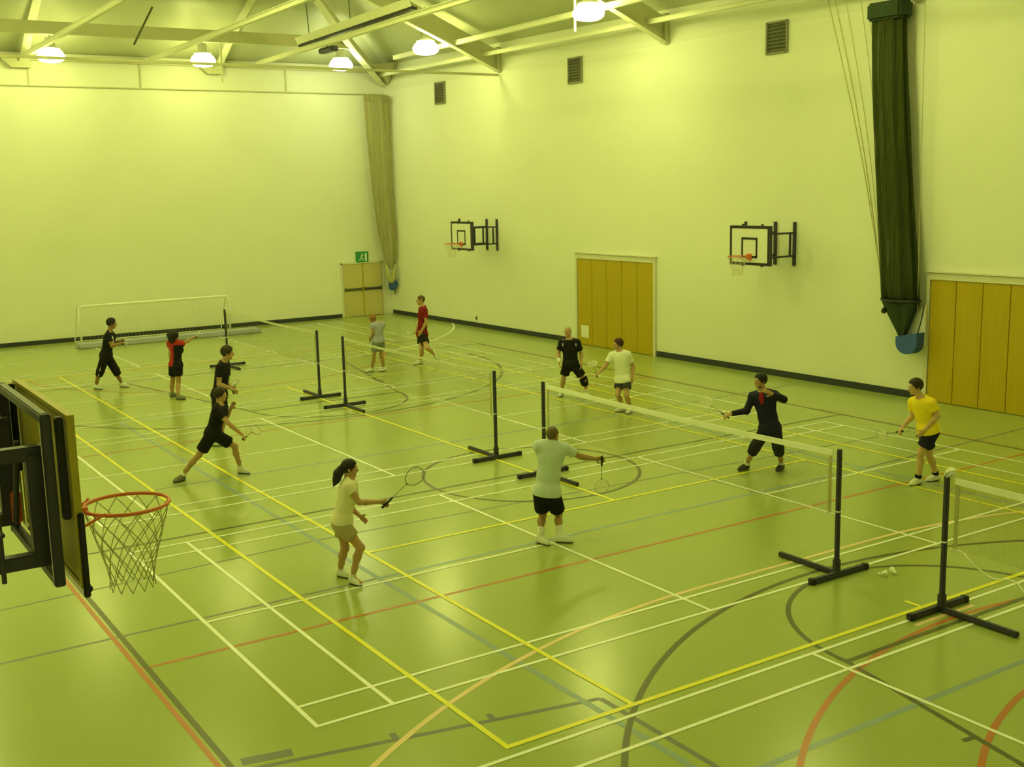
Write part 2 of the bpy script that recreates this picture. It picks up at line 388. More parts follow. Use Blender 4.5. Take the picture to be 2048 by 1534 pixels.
for s in (-1, 1):
    mb = MB(); mb.cbox((s*.40, -.025, .985), (.775, .045, 1.95), .006); lf = mb.build('panel', M['ply'], d1)
    mb = MB(); mb.cbox((s*.40, -.085, 1.02), (.70, .05, .085), .015)
    for e in (-.33, .33): mb.cbox((s*.40+e, -.06, 1.02), (.06, .05, .12), .008)
    mb.build('push_bar', M['charcoal'] if s > 0 else M['ventdark'], lf)
mb = MB(); mb.cbox((0, -.04, .985), (.045, .06, 1.95), .006); mb.build('meeting_stile', M['yellowwood'], d1)
mb = MB()
for (x, z, w, h) in ((-.84, 1.0, .07, 2.0), (.84, 1.0, .07, 2.0), (0, 2.0, 1.75, .07)): mb.box((x, -.03, z), (w, .07, h))
mb.build('frame', M['frame'], d1)

# ------------------------------------------------------------------ exit sign, notice, socket, vents
es = empty('exit_sign', (15.03, YF-.04, 2.2)); tag(es, 'green exit sign with a white running figure above the far double doors', 'sign')
mb = MB(); mb.cbox((0, 0, 0), (.50, .06, .40), .01); body = mb.build('sign_body', M['sign'], es)
mb = MB(); P_ = lambda x, z: (x, -.034, z)
mb.lathe([(0, 0), (.028, 0), (.028, .006), (0, .006)], 12, P_(-.01, .12), Matrix.Rotation(PI/2, 3, 'X'))
for a, b in (((-.02, .08), (-.05, -.02)), ((-.02, .07), (.05, .05)), ((-.02, .07), (-.09, .03)), ((-.05, -.02), (.02, -.06)), ((.02, -.06), (.02, -.13)), ((-.05, -.02), (-.10, -.10)), ((-.10, -.10), (-.16, -.10))):
    mb.beam(P_(*a), P_(*b), .006, .028, up=(b[1]-a[1], 0, a[0]-b[0]))
mb.prism([P_(.10, -.15), P_(.17, -.15), P_(.17, .15), P_(.10, .15)], (0, -.003, 0)); mb.build('running_figure', M['white'], body)

mb = MB(); mb.cbox(RW(17.98, .40, .053), (.006, .36, .36), .002, M=RM)
pn = mb.build('paper_notice', M['paper']); tag(pn, 'white paper notice taped to the wooden folding door', 'notice')
mb = MB(); mb.cbox((0, 0, 0), (.02, .10, .12), .006, M=RM)
so = mb.build('wall_socket', M['vent'], loc=RW(24.0, .30, .01)); tag(so, 'small dark socket low on the white right wall', 'socket')
mb = MB(); mb.box((-.012, 0, .0), (.006, .05, .05), M=RM); mb.build('socket_face', M['black'], so)

def vent(yc, zc, label):
    r = empty('wall_vent', RW(yc, zc)); tag(r, label, 'vent', 'square vents high on the right wall')
    mb = MB(); mb.box((-.01, 0, 0), (.02, .60, .70), M=RM); mb.build('backing', M['ventdark'], r)
    mb = MB()
    for (dy, dz, w, h) in ((0, .345, .66, .045), (0, -.345, .66, .045), (.31, 0, .045, .70), (-.31, 0, .045, .70)): mb.box(RM @ Vector((-.025, dy, dz)), (.05, w, h), M=RM)
    mb.build('frame', M['vent'], r)
    T = RM @ Matrix.Rotation(-.6, 3, 'Y')
    for k in range(8):
        mb = MB(); mb.box((-.03, 0, -.29+k*.083), (.055, .60, .008), M=T); mb.build('slat', M['vent'], r)
vent(25.9, 7.86, 'square grey vent nearest the far corner, high on the right wall')
vent(18.34, 7.92, 'square vent high on the right wall above the wooden doors with the notice')
vent(10.65, 7.95, 'square vent high on the right wall above the nearer basketball board')

# ------------------------------------------------------------------ lamps
LC = (0.965, 1.0, 0.27); LC2 = (0.93, 1.0, 0.42)
E_LAMP = 70.5
GLOW = {}
def glow(lens, k):
    if (lens, k) not in GLOW: GLOW[lens, k] = emit_mat('lamp_glow', LC if lens == 'lens' else LC2, E_LAMP*k)
    return GLOW[lens, k]
def lamp(x, y, z, top, label, lens='lens', k=1.0):
    r = empty('high_bay_lamp', (x, y, z)); tag(r, label, 'lamp', 'round high bay lamps under the roof')
    mb = MB(); mb.lathe([(.02, .30), (.13, .30), (.15, .26), (.15, .06), (.13, .02), (.02, .02)], 20, (0, 0, .1)); mb.build('lamp_housing', M['lampmetal'], r, True)
    mb = MB(); mb.lathe([(.10, .165), (.19, .145), (.28, .09), (.27, .085), (.18, .13), (.10, .15)], 28, cap=False); mb.build('reflector', M['lampmetal'], r, True)  # metal cap added to cut the light thrown up at the roof
    mb = MB(); mb.lathe([(.10, .135), (.20, .10), (.33, .0), (.40, -.12), (.38, -.22), (.28, -.29), (.14, -.32), (.02, -.33)], 28); mb.build('lamp_bowl', glow(lens, k), r, True)
    mb = MB(); mb.tube([(0, 0, .38), (0, 0, top-z)], .02, 8); mb.build('hanger_rod', M['steel'], r)
    return r
def rz(x, y): return HE+SL*max(0, min(x-XL, 16.6-x, YF-y, y-YB))-.02
spots = [(4.25, 28.1, 8.95, 'round lamp at the left end of the row by the far wall', 'lens'),
         (8.85, 28.0, 8.98, 'round lamp in the middle of the row by the far wall', 'lens'),
         (13.57, 27.8, 9.0, 'round lamp nearest the far right corner, whiter glow', 'lens2'),
         (13.98, 22.6, 9.0, 'round lamp above the farther basketball board', 'lens'),
         (14.16, 14.62, 9.0, 'round lamp cut by the top edge of the picture', 'lens')]
for x, y, z, lb, ln in spots: lamp(x, y, z, rz(x, y), lb, ln, .38 if y > 25 else .62)
hid = [(14.0, 6.9, 9.4), (13.9, -1, 9.4), (-.6, 28.0, 9.2), (-1.0, 21, 9.4), (-1.0, 13, 9.4), (-1.0, 5.5, 9.4), (-1.0, -3.5, 9.4),
       (4.4, 17.5, 11.5), (8.9, 15, 12), (4.4, 8.5, 11.6), (8.9, 6.5, 12), (4.4, 0, 11.5), (8.9, -2, 11.5)]  # out of view: rows carried on, higher middle lamps added to light the floor
for x, y, z in hid: lamp(x, y, z, rz(x, y), 'unseen round lamp added under the roof to light the hall', 'lens', .42 if y < 2 else (1.14 if z > 11 else .82))

# hanging bits under the roof
mb = MB(); mb.tube([(9.1, 27.0, 9.3), (9.08, 27.0, 8.1)], .035, 10); tag(mb.build('hanging_rod', M['pale_steel']), 'pale rod hanging beside the middle lamp of the far row', 'rod')
mb = MB(); mb.tube([(14.2, 15.23, 9.6), (14.2, 15.24, 8.5)], .03, 10); tag(mb.build('hanging_rod', M['pale_steel']), 'pale rod hanging under the topmost lamp', 'rod')
ct = empty('radiant_heater', (0, 0, 0)); tag(ct, 'long roof heater with a dark toothed edge hung above the pale tie', 'heater')
a = Vector((11.45, 26.2, 9.22)); b = Vector((11.0, 17.8, 9.22)); d = (b-a).normalized()
mb = MB(); mb.beam(a, b, .16, .07); mb.build('heater_body', M['black'], ct)
mb = MB(); mb.beam(a+Vector((-.14, 0, .14)), b+Vector((-.14, 0, .14)), .02, .22, up=(-.5, 0, 1)); mb.build('reflector', M['pale_steel'], ct)
for k in range(16):
    q = a+(b-a)*(k+.5)/16; mb = MB(); mb.box(q+Vector((.02, 0, .06)), (.12, .20, .06)); mb.build('burner_cap', M['charcoal'], ct)
for k in (.1, .5, .9):
    q = a+(b-a)*k; mb = MB(); mb.tube([q+Vector((0, 0, .05)), q+Vector((-.1, 0, rz(q.x, q.y)-q.z))], .015, 6); mb.build('hanger', M['ventdark'], ct)
mb = MB(); mb.cbox((11.62, 24.5, 8.93), (.24, 1.0, .16), .03); fn = mb.build('ceiling_unit', M['charcoal']); tag(fn, 'small dark box under the pale tie beside the whiter lamp', 'unit')
mb = MB(); mb.tube([(11.62, 24.5, 9.0), (11.5, 24.5, 9.2)], .02, 6); mb.build('bracket', M['charcoal'], fn)
mb = MB(); mb.tube([(6.76, 26.0, 10.1), (6.14, 26.0, 9.0)], .03, 8); tag(mb.build('hanging_cable', M['ventdark']), 'dark slanted cable between the first two far lamps', 'cable')

# ------------------------------------------------------------------ basketball units
def ring_pts(c, r, n=32, t=0): return [Vector((c[0]+r*math.cos(2*PI*k/n+t), c[1]+r*math.sin(2*PI*k/n+t), c[2])) for k in range(n)]
def hoop(loc, rz, label, arm, netlen=.42, wall_arm=True, group=None, big=False):
    """board faces local -x; board front at x=0, wall at x=arm"""
    r = empty('basketball_backboard', loc, rz); tag(r, label, 'basketball hoop', group)
    W, H, T = 1.2 if not big else 1.3, .86 if not big else .80, .03 if not big else .018
    mb = MB(); mb.cbox((T/2, 0, H/2), (T, W, H), .004); bd = mb.build('board', [M['white']] if not big else [M['white']], r)
    mb = MB(); e = .04
    for (y, z, w, h) in ((0, H-e/2, W, e), (0, e/2, W, e), (W/2-e/2, H/2, e, H), (-W/2+e/2, H/2, e, H)): mb.box((-.003, y, z), (.006, w, h))
    for (y, z, w, h) in ((0, .59, .5, .05), (0, .17, .5, .05), (.225, .38, .05, .45), (-.225, .38, .05, .45)): mb.box((-.003, y, z), (.006, w, h))
    mb.build('board_markings', M['black'], bd)
    mb = MB()
    for (y, z, w, h) in ((0, H+.012, W+.05, .024), (0, -.012, W+.05, .024), (W/2+.012, H/2, .024, H), (-W/2-.012, H/2, .024, H)): mb.box((.012 if big else .04, y, z), (.034 if big else .09, w, h))
    mb.build('board_edge', M['yellowwood'] if big else M['charcoal'], bd)
    if big:
        mb = MB()
        for y in (-W/2-.026, W/2+.026): mb.cbox((.006, y, .14), (.03, .03, .42), .006)
        mb.cbox((-.005, 0, -.03), (.03, W+.08, .03), .006); mb.build('edge_padding', M['black'], bd)
        mb = MB(); mb.cbox((.022, 0, H/2), (.006, W-.02, H-.02), .002); mb.build('plywood_back', M['yellowwood'], bd)
    # rim, plate, braces
    rc = (-.15-.225, 0, .20 if not big else .175)
    mb = MB(); mb.tube(ring_pts(rc, .225, 40), .010, 10, closed=True); rim = mb.build('rim', M['orange'], r, True)
    mb = MB(); mb.cbox((-.012, 0, .17), (.02, .16, .14), .004); mb.beam((-.02, .05, .20), (-.16, .05, .20), .02, .02); mb.beam((-.02, -.05, .20), (-.16, -.05, .20), .02, .02)
    for s in (-1, 1): mb.tube([(-.02, s*.06, .06), (-.22, s*.19, .19)], .007, 8)
    mb.build('rim_bracket', M['orange'], rim)
    mb = MB(); n = 12; levels = 7; pts = []; cr_ = .0026 if big else .003
    for l in range(levels+1):
        t = l/levels; rr = .222-.105*min(1, t*1.25)+.02*max(0, t-.8)*5*.2
        pts.append([Vector((rc[0]+rr*math.cos(2*PI*(k+.5*(l % 2))/n), rc[1]+rr*math.sin(2*PI*(k+.5*(l % 2))/n), rc[2]-.012-netlen*t)) for k in range(n)])
    for l in range(levels):
        for k in range(n):
            k2 = (k+1) % n if l % 2 else (k-1) % n
            mb.tube([pts[l][k], pts[l+1][k]], cr_, 5, cap=False); mb.tube([pts[l][k], pts[l+1][k2]], cr_, 5, cap=False)
    mb.build('hoop_net', M['cord'] if not big else M['netcordpale'], r)
    # steel carrier behind the board
    g = .10 if not big else .105
    mb = MB()
    for y in (-.56 if big else -.30, .56 if big else .30): mb.cbox((g, y, H/2), (.05, .05, H+(.12 if not big else .05)), .006)
    for z in (.0, H) if big else (.12, .70): mb.cbox((g, 0, z), (.045, 1.14 if big else .62, .05), .006)
    if big:
        for y in (-.56, .56): mb.cbox((g+.02, y, H/2), (.012, .018, H-.02), .002, mi=1)
    mb.build('carrier_frame', [M['charcoal'], M['pale_steel']], r)
    if big:
        for y in (-.60, .60):
            mb = MB(); mb.cbox((.052, y, .56), (.036, .045, .50), .006); mb.build('slide_channel', M['black'], r)
        mb = MB(); mb.cbox((.052, -.60, .16), (.012, .02, .32), .003); mb.build('slide_rod', M['pale_steel'], r)
        mb = MB(); mb.tube([(.11, -.25, .55), (.13, -.36, .08)], .016, 8); mb.build('height_winder', M['charcoal'], r)
        mb = MB(); mb.cbox((.12, -.40, .16), (.05, .10, .18), .01); mb.build('winder_grip', M['orange'], r)
        mb = MB()
        for z in (0.28, .60, .76): mb.tube([(.34, -.5, z), (.34, .6, z)], .010, 8)
        mb.tube([(.34, .1, .02), (.34, .1, H)], .012, 8); mb.tube([(.34, .5, .02), (.34, .5, H)], .012, 8); mb.build('back_lattice', M['charcoal'], r)
    else:
        mb = MB(); mb.cbox((.05, .17, H+.06), (.05, .07, .12), .01); mb.build('top_bracket', M['charcoal'], r)
    # wall arms
    ya = .30 if not big else .43
    for s in (-1, 1):
        y = s*ya; mb = MB(); w = .045 if not big else .07
        za, zb = (.14, .68) if not big else (.09, .62)
        for z in (za, zb): mb.cbox(((g+arm)/2, y, z), (arm-g, w, w), .006)
        mb.cbox((g+.22 if not big else g+.045, y, (za+zb)/2), (w*(1 if not big else 1.1), w*(1 if not big else 1.2), zb-za), .006)
        mb.cbox((arm-.17, y, (za+zb)/2), (w, w, zb-za), .006)
        mb.build('wall_arm', M['charcoal'], r)
        mb = MB(); mb.cbox((arm-.025, y, .42), (.045, .09, 1.02), .008); mb.build('wall_plate', M['charcoal'], r)
    return r
M['wornband'] = mat('worn_net_tape', (0.62, 0.62, 0.48), 0.8, 0.05)
M['netcordpale'] = mat('weathered_net_cord', (0.46, 0.44, 0.22), 0.9, 0.1)
G_H = 'wall mounted basketball units'
hoop(RW(22.9, 2.71, 1.2), RZ, 'white basketball backboard farther away, between the far corner and the wooden doors', 1.2, group=G_H)
hoop(RW(10.3, 2.78, 1.2), RZ, 'white basketball backboard between the wooden doors and the dark green net', 1.2, group=G_H)
hoop((-2.53, -2.75, 2.87), PI, 'large basketball board seen from behind at the left edge with an orange rim', 1.64, netlen=.46, group=G_H, big=True)

# ------------------------------------------------------------------ small football goal and mat by the far wall
go = empty('football_goal', (6.95, 28.6, 0)); tag(go, 'low white football goal standing against the far wall', 'goal')
mb = MB(); W, H, D = 4.86, 1.25, .95
mb.tube([(-W/2, 0, 0.02), (-W/2, 0, H-.08), (-W/2+.08, 0, H), (W/2-.08, 0, H), (W/2, 0, H-.08), (W/2, 0, 0.02)], .032, 10); mb.build('goal_frame', M['tape'], go, True)
for s in (-1, 1):
    mb = MB(); mb.tube([(s*W/2, 0, H-.05), (s*W/2, .28, H-.08), (s*W/2, D, .03), (s*W/2, 0, .03)], .018, 8); mb.build('side_frame', M['pale_steel'], go, True)
mb = MB(); mb.tube([(-W/2, D, .03), (W/2, D, .03)], .018, 8); mb.build('ground_bar', M['pale_steel'], go, True)
mb = MB(); n = 40
prof = [(0, H-.02), (.28, H-.10), (.6, .6), (D, .05)]
def pf(t):
    t *= 3; i = min(2, int(t)); u = t-i; return (prof[i][0]*(1-u)+prof[i+1][0]*u, prof[i][1]*(1-u)+prof[i+1][1]*u)
for k in range(n+1):
    x = -W/2+W*k/n; mb.tube([(x, *pf(j/9)) for j in range(10)], .002, 4, cap=False)
for j in range(1, 12):
    q = pf(j/12); mb.tube([(-W/2, *q), (W/2, *q)], .002, 4, cap=False)
mb.build('goal_net', M['cord'], go)
mb = MB(); mb.cbox((6.95+.25, 28.02, .075), (5.9, .62, .15), .03); tag(mb.build('foam_mat', M['greymat'], smooth=False), 'long grey mat lying on the floor along the low white goal', 'mat')

# ------------------------------------------------------------------ division nets gathered at the right wall
def bundle(path, widths, depths, m, name, parent, folds=9, seed=1):
    rnd = random.Random(seed); n = 72; ph = rnd.random()*6; rings = []
    for (c, w, d, j) in zip(path, widths, depths, range(len(path))):
        ring = []
        for k in range(n):
            a = 2*PI*k/n; f = 1+.16*math.sin(folds*a+ph+.25*math.sin(j*.9))+.06*math.sin((folds*2+1)*a+1.3)
            ring.append(Vector(c)+RM @ Vector((d/2*f*math.sin(a), w/2*f*math.cos(a), 0)))
        rings.append(ring)
    mb = MB(); mb.loft(rings); return mb.build(name, m, parent, True)
def lerp(a, b, t): return a+(b-a)*t
dn = empty('division_net', RW(6.9, 0, .32)); tag(dn, 'dark green division net bundled up on the right wall beside the near wooden doors', 'net'); o0 = dn.location
ts = [i/14 for i in range(15)]
pth = [RW(lerp(7.29, 6.76, t)+.06*math.sin(t*PI), lerp(8.15, 2.12, t), .32+.02*math.sin(t*7))-o0 for t in ts]
bundle(pth, [lerp(.72, .78, t) for t in ts], [lerp(.34, .42, t) for t in ts], M['dark_net'], 'net_bundle', dn)
mb = MB(); mb.cbox(RW(7.29, 8.08, .32)-o0, (.46, .84, .36), .05, M=RM); mb.build('top_wrap', M['greencloth'], dn)
ts2 = [i/6 for i in range(7)]
pth = [RW(lerp(6.77, 6.70, t), lerp(2.14, 1.33, t), .32)-o0 for t in ts2]
bundle(pth, [lerp(.86, .12, t**1.1) for t in ts2], [lerp(.46, .12, t) for t in ts2], M['greencloth'], 'net_tail', dn, 5, 3)
mb = MB(); mb.tube([RW(6.77, 2.12, .32)-o0+RM @ Vector((.25*math.sin(a), .45*math.cos(a), 0)) for a in [2*PI*k/24 for k in range(24)]], .03, 8, closed=True); mb.build('strap', M['black'], dn, True)
mb = MB(); mb.lathe([(.0, -.06), (.05, -.05), (.06, 0), (.05, .05), (0, .06)], 14, RW(7.15, 1.88, .36)-o0, Matrix.Rotation(.5, 3, 'X')); mb.build('strap_buckle', M['black'], dn, True)
# pouch: a U-shaped canvas bag on the wall under the bundle
def pouch(zlo, zhi_l, zhi_r, off, th, m, name):
    pts = []; yc = 6.53; hw = .26
    for k in range(17):
        a = PI+PI*k/16; pts.append((yc-hw*math.cos(a), zlo+hw*.9+hw*.9*math.sin(a)))
    pts = [(yc+hw, zhi_l)]+pts+[(yc-hw, zhi_r)]
    mb = MB(); mb.prism([RW(y, z, off)-o0 for y, z in pts], RM @ Vector((-th, 0, 0))); return mb.build(name, m, dn)
pouch(1.02, 1.62, 2.05, .10, .05, M['white'], 'pouch_back'); pouch(1.0, 1.36, 1.47, .16, .26, M['blue'], 'pouch')
mb = MB(); mb.tube([RW(6.27, 2.05, .2)-o0, RW(6.265, 1.75, .28)-o0, RW(6.265, 1.45, .40)-o0], .012, 6); mb.build('pouch_strap', M['black'], dn, True)
for k, (ya, za, yb, zb) in enumerate(((8.94, 8.56, 7.17, 1.9), (8.75, 8.56, 7.20, 1.95), (8.46, 8.5, 7.22, 2.1), (8.05, 8.4, 7.18, 2.15), (7.85, 8.3, 7.12, 2.1), (6.45, 8.3, 6.36, 1.9))):
    mb = MB(); q = []
    for i in range(9):
        t = i/8; q.append(RW(lerp(ya, yb, t)+(-.12*math.sin(t*PI) if k < 5 else 0), lerp(za, zb, t), .3)-o0)
    mb.tube(q, .012 if k < 2 else .008, 6); mb.build('net_cord', M['netcordpale'], dn, True)

fn2 = empty('division_net', (15.7, 29.35, 0)); tag(fn2, 'pale olive division net hanging in the far right corner beside the double doors', 'net'); o0 = fn2.location
pth = [Vector((lerp(15.63, 16.0, t)-.08*math.sin(t*PI), 29.35, lerp(8.03, 1.75, t)))-o0 for t in ts]
bundle(pth, [lerp(.30, .26, t) if t < .9 else .12 for t in ts], [lerp(.88, .66, t)*(1 if t < .85 else (.8 if t < .95 else .35)) for t in ts], M['pale_net'], 'net_bundle', fn2, 8, 5)
mb = MB(); mb.cbox(Vector((15.63, 29.35, 7.93))-o0, (.92, .3, .26), .05); mb.build('top_wrap', M['pale_net'], fn2)
ts3 = [i/10 for i in range(11)]
sw = [Vector((lerp(15.75, 16.12, t), 29.33, lerp(1.9, 1.9, t)-.62*math.sin(t*PI)*(1 if t < .6 else .95)))-o0 for t in ts3]
mb = MB(); mb.tube(sw, [.04+.07*math.sin(t*PI) for t in ts3], 12); mb.build('net_tail', M['netcordpale'], fn2, True)
mb = MB(); mb.lathe([(0, -.22), (.10, -.19), (.16, -.08), (.17, .04), (.13, .16), (.0, .2)], 18, Vector((16.08, 29.5, 1.12))-o0, Matrix.Rotation(.25, 3, 'Y')); mb.build('pouch', M['blue'], fn2, True)
mb = MB(); mb.tube([Vector((16.2, 29.6, 1.9))-o0, Vector((16.22, 29.6, 1.2))-o0, Vector((16.2, 29.6, .75))-o0], .02, 6); mb.build('strap', M['netcord'], fn2)
mb = MB(); mb.tube([Vector((16.18, 29.4, 8.0))-o0, Vector((16.2, 29.5, 4.5))-o0, Vector((16.2, 29.6, 1.9))-o0], .03, 6); mb.build('net_cord', M['netcordpale'], fn2)

# ------------------------------------------------------------------ badminton posts and nets
def post(x, y, s, label):
    """s: +1 when the net runs off toward +y"""
    r = empty('badminton_post', (x, y, 0)); tag(r, label, 'net post', 'free standing badminton posts')
    mb = MB(); mb.cbox((0, 0, .80), (.052, .052, 1.49), .008); mb.lathe([(.0, 0), (.03, 0), (.03, .012), (.0, .016)], 12, (0, 0, 1.545)); mb.build('upright', M['charcoal'], r)
    mb = MB(); mb.cbox((0, -s*.04, .035), (1.0, .07, .07), .012); mb.build('base_bar', M['charcoal'], r)
    mb = MB(); mb.cbox((0, s*.46, .035), (.065, .92, .06), .012); mb.build('foot_bar', M['charcoal'], r)
    mb = MB(); mb.cbox((0, 0, .12), (.075, .075, .18), .01); mb.build('socket', M['charcoal'], r)
    for e in (-.46, .46):
        mb = MB(); mb.cbox((e, -s*.04, .037), (.07, .085, .074), .01); mb.build('end_cap', M['black'], r)
    mb = MB(); mb.cbox((0, 0, .80), (.056, .056, .025), .004); mb.build('cleat', M['white'], r)
    return r
NX = 6.7
posts = [(-.05, 1, 'dark net post on the near side of the nearest complete net'),
         (6.08, -1, 'dark net post behind the man in the pale blue shirt'),
         (7.56, 1, 'dark net post standing beside the post behind the man in pale blue'),
         (13.72, -1, 'dark net post in mid court, right of its neighbour'),
         (15.10, 1, 'dark net post in mid court, left of its neighbour'),
         (21.25, -1, 'farthest dark net post beside the white goal'),
         (-1.52, -1, 'dark net post nearest the viewer, beside two shuttlecocks')]
for y, s, lb in posts: post(NX, y, s, lb)
def bnet(y0, y1, label, worn=False):
    r = empty('badminton_net', (NX, y0, 0)); tag(r, label, 'net', 'badminton nets across the courts')
    Lg = y1-y0; zt = 1.53; sag = .028; hN = .72; tw = .045 if worn else .07
    def top(y): return zt-sag*(1-(2*y/Lg-1)**2)
    n = int(Lg/.02); ys = [Lg*i/60 for i in range(61)]
    mb = MB(); ring = []
    for y in ys: ring.append([Vector((-.006, y, top(y))), Vector((.006, y, top(y))), Vector((.006, y, top(y)-tw)), Vector((-.006, y, top(y)-tw))])
    mb.loft(ring); mb.build('tape', M['wornband' if worn else 'tape'], r)
    mb = MB()
    for y in (0, Lg):
        e = .05 if y else -.05
        mb.tube([(0, y+e*1.0, zt-.03), (0, y, zt-.03)], .004, 6)
        mb.tube([(0, y+e*1.0, zt-.78), (0, y, zt-.76)], .004, 6)
    mb.build('tie_cord', M['cord'], r)
    mb = MB(); w = .0011
    for i in range(n+1):
        y = Lg*i/n; a = top(y)-.07; mb.add([(0, y-w/2, a), (0, y+w/2, a), (0, y+w/2, a-hN), (0, y-w/2, a-hN)], [(0, 1, 2, 3)])
    for j in range(37):
        dz = .07+.02*j
        for k in range(30):
            ya, yb = Lg*k/30, Lg*(k+1)/30; za, zb = top(ya)-dz, top(yb)-dz
            mb.add([(0, ya, za), (0, yb, zb), (0, yb, zb-w), (0, ya, za-w)], [(0, 1, 2, 3)])
    mb.build('mesh', M['netcord'], r, fix=False)
    for y in (.035, Lg-.035):
        mb = MB(); mb.box((0, y, (top(0)+top(0)-.79)/2), (.006, .045, .76)); mb.build('side_tape', M['netcordpale'], r)
    mb = MB(); mb.tube([(0, y, top(y)-.07-hN) for y in ys], .0035, 6); mb.build('bottom_cord', M['cord'], r)
    return r
bnet(.05, 5.98, 'badminton net with white top tape on the nearest full court')
bnet(7.66, 13.62, 'badminton net across the second court, faint white tape', True)
bnet(15.2, 21.15, 'farthest badminton net in front of the white goal', True)
n4 = bnet(-7.62, -1.62, 'badminton net running out of the picture from the nearest post')
mb = MB(); q = []
for i in range(40):
    t = i/39; q.append((.0+.02*math.sin(t*40), 6.07-.05-t*2.2, .72-.55*t+.05*math.sin(t*23)))
mb.tube(q, .008, 6); mb.build('loose_cord', M['tape'], n4, True)
mb = MB(); rr = random.Random(3)
for k in range(5):
    c = Vector((0, 6.07, 1.56)); pts = [c+Vector((rr.uniform(-.06, .06), rr.uniform(-.05, .03), rr.uniform(-.03, .06))) for _ in range(6)]; mb.tube(pts, .014, 6)
mb.build('knot', M['tape'], n4, True)

# ------------------------------------------------------------------ shuttlecocks
def shuttle(x, y, rzv, label):
    r = empty('shuttlecock', (x, y, .034), rzv); tag(r, label, 'shuttlecock', 'shuttlecocks on the floor by the near posts')
    T = Matrix.Rotation(PI/2-.16, 3, 'Y')
    mb = MB(); mb.lathe([(.0, -.03), (.008, -.029), (.0125, -.02), (.0135, -.008), (.0135, 0), (.0, 0)], 16, (0, 0, 0), T); mb.build('cork', M['tape'], r, True)
    mb = MB(); n = 16
    for k in range(n):
        a = 2*PI*k/n; b = a+.36; mid = a+.18
        f = lambda rr, ang, z: T @ Vector((rr*math.cos(ang), rr*math.sin(ang), z))
        mb.add([f(.012, mid-.05, 0), f(.012, mid+.05, 0), f(.026, b+.02, .045), f(.036, b, .075), f(.038, mid, .082), f(.036, a, .075), f(.026, a-.02, .045)], [(0, 1, 2, 3, 4, 5, 6)])
    mb.tube([T @ Vector((.02*math.cos(2*PI*k/24), .02*math.sin(2*PI*k/24), .028)) for k in range(24)], .001, 4, closed=True)
    mb.build('feathers', M['tape'], r)
    return r
shuttle(7.27, -.45, 1.2, 'white shuttlecock lying alone on the floor right of the net post')
shuttle(7.10, -.37, -.8, 'white shuttlecock lying against the end of the net post base')
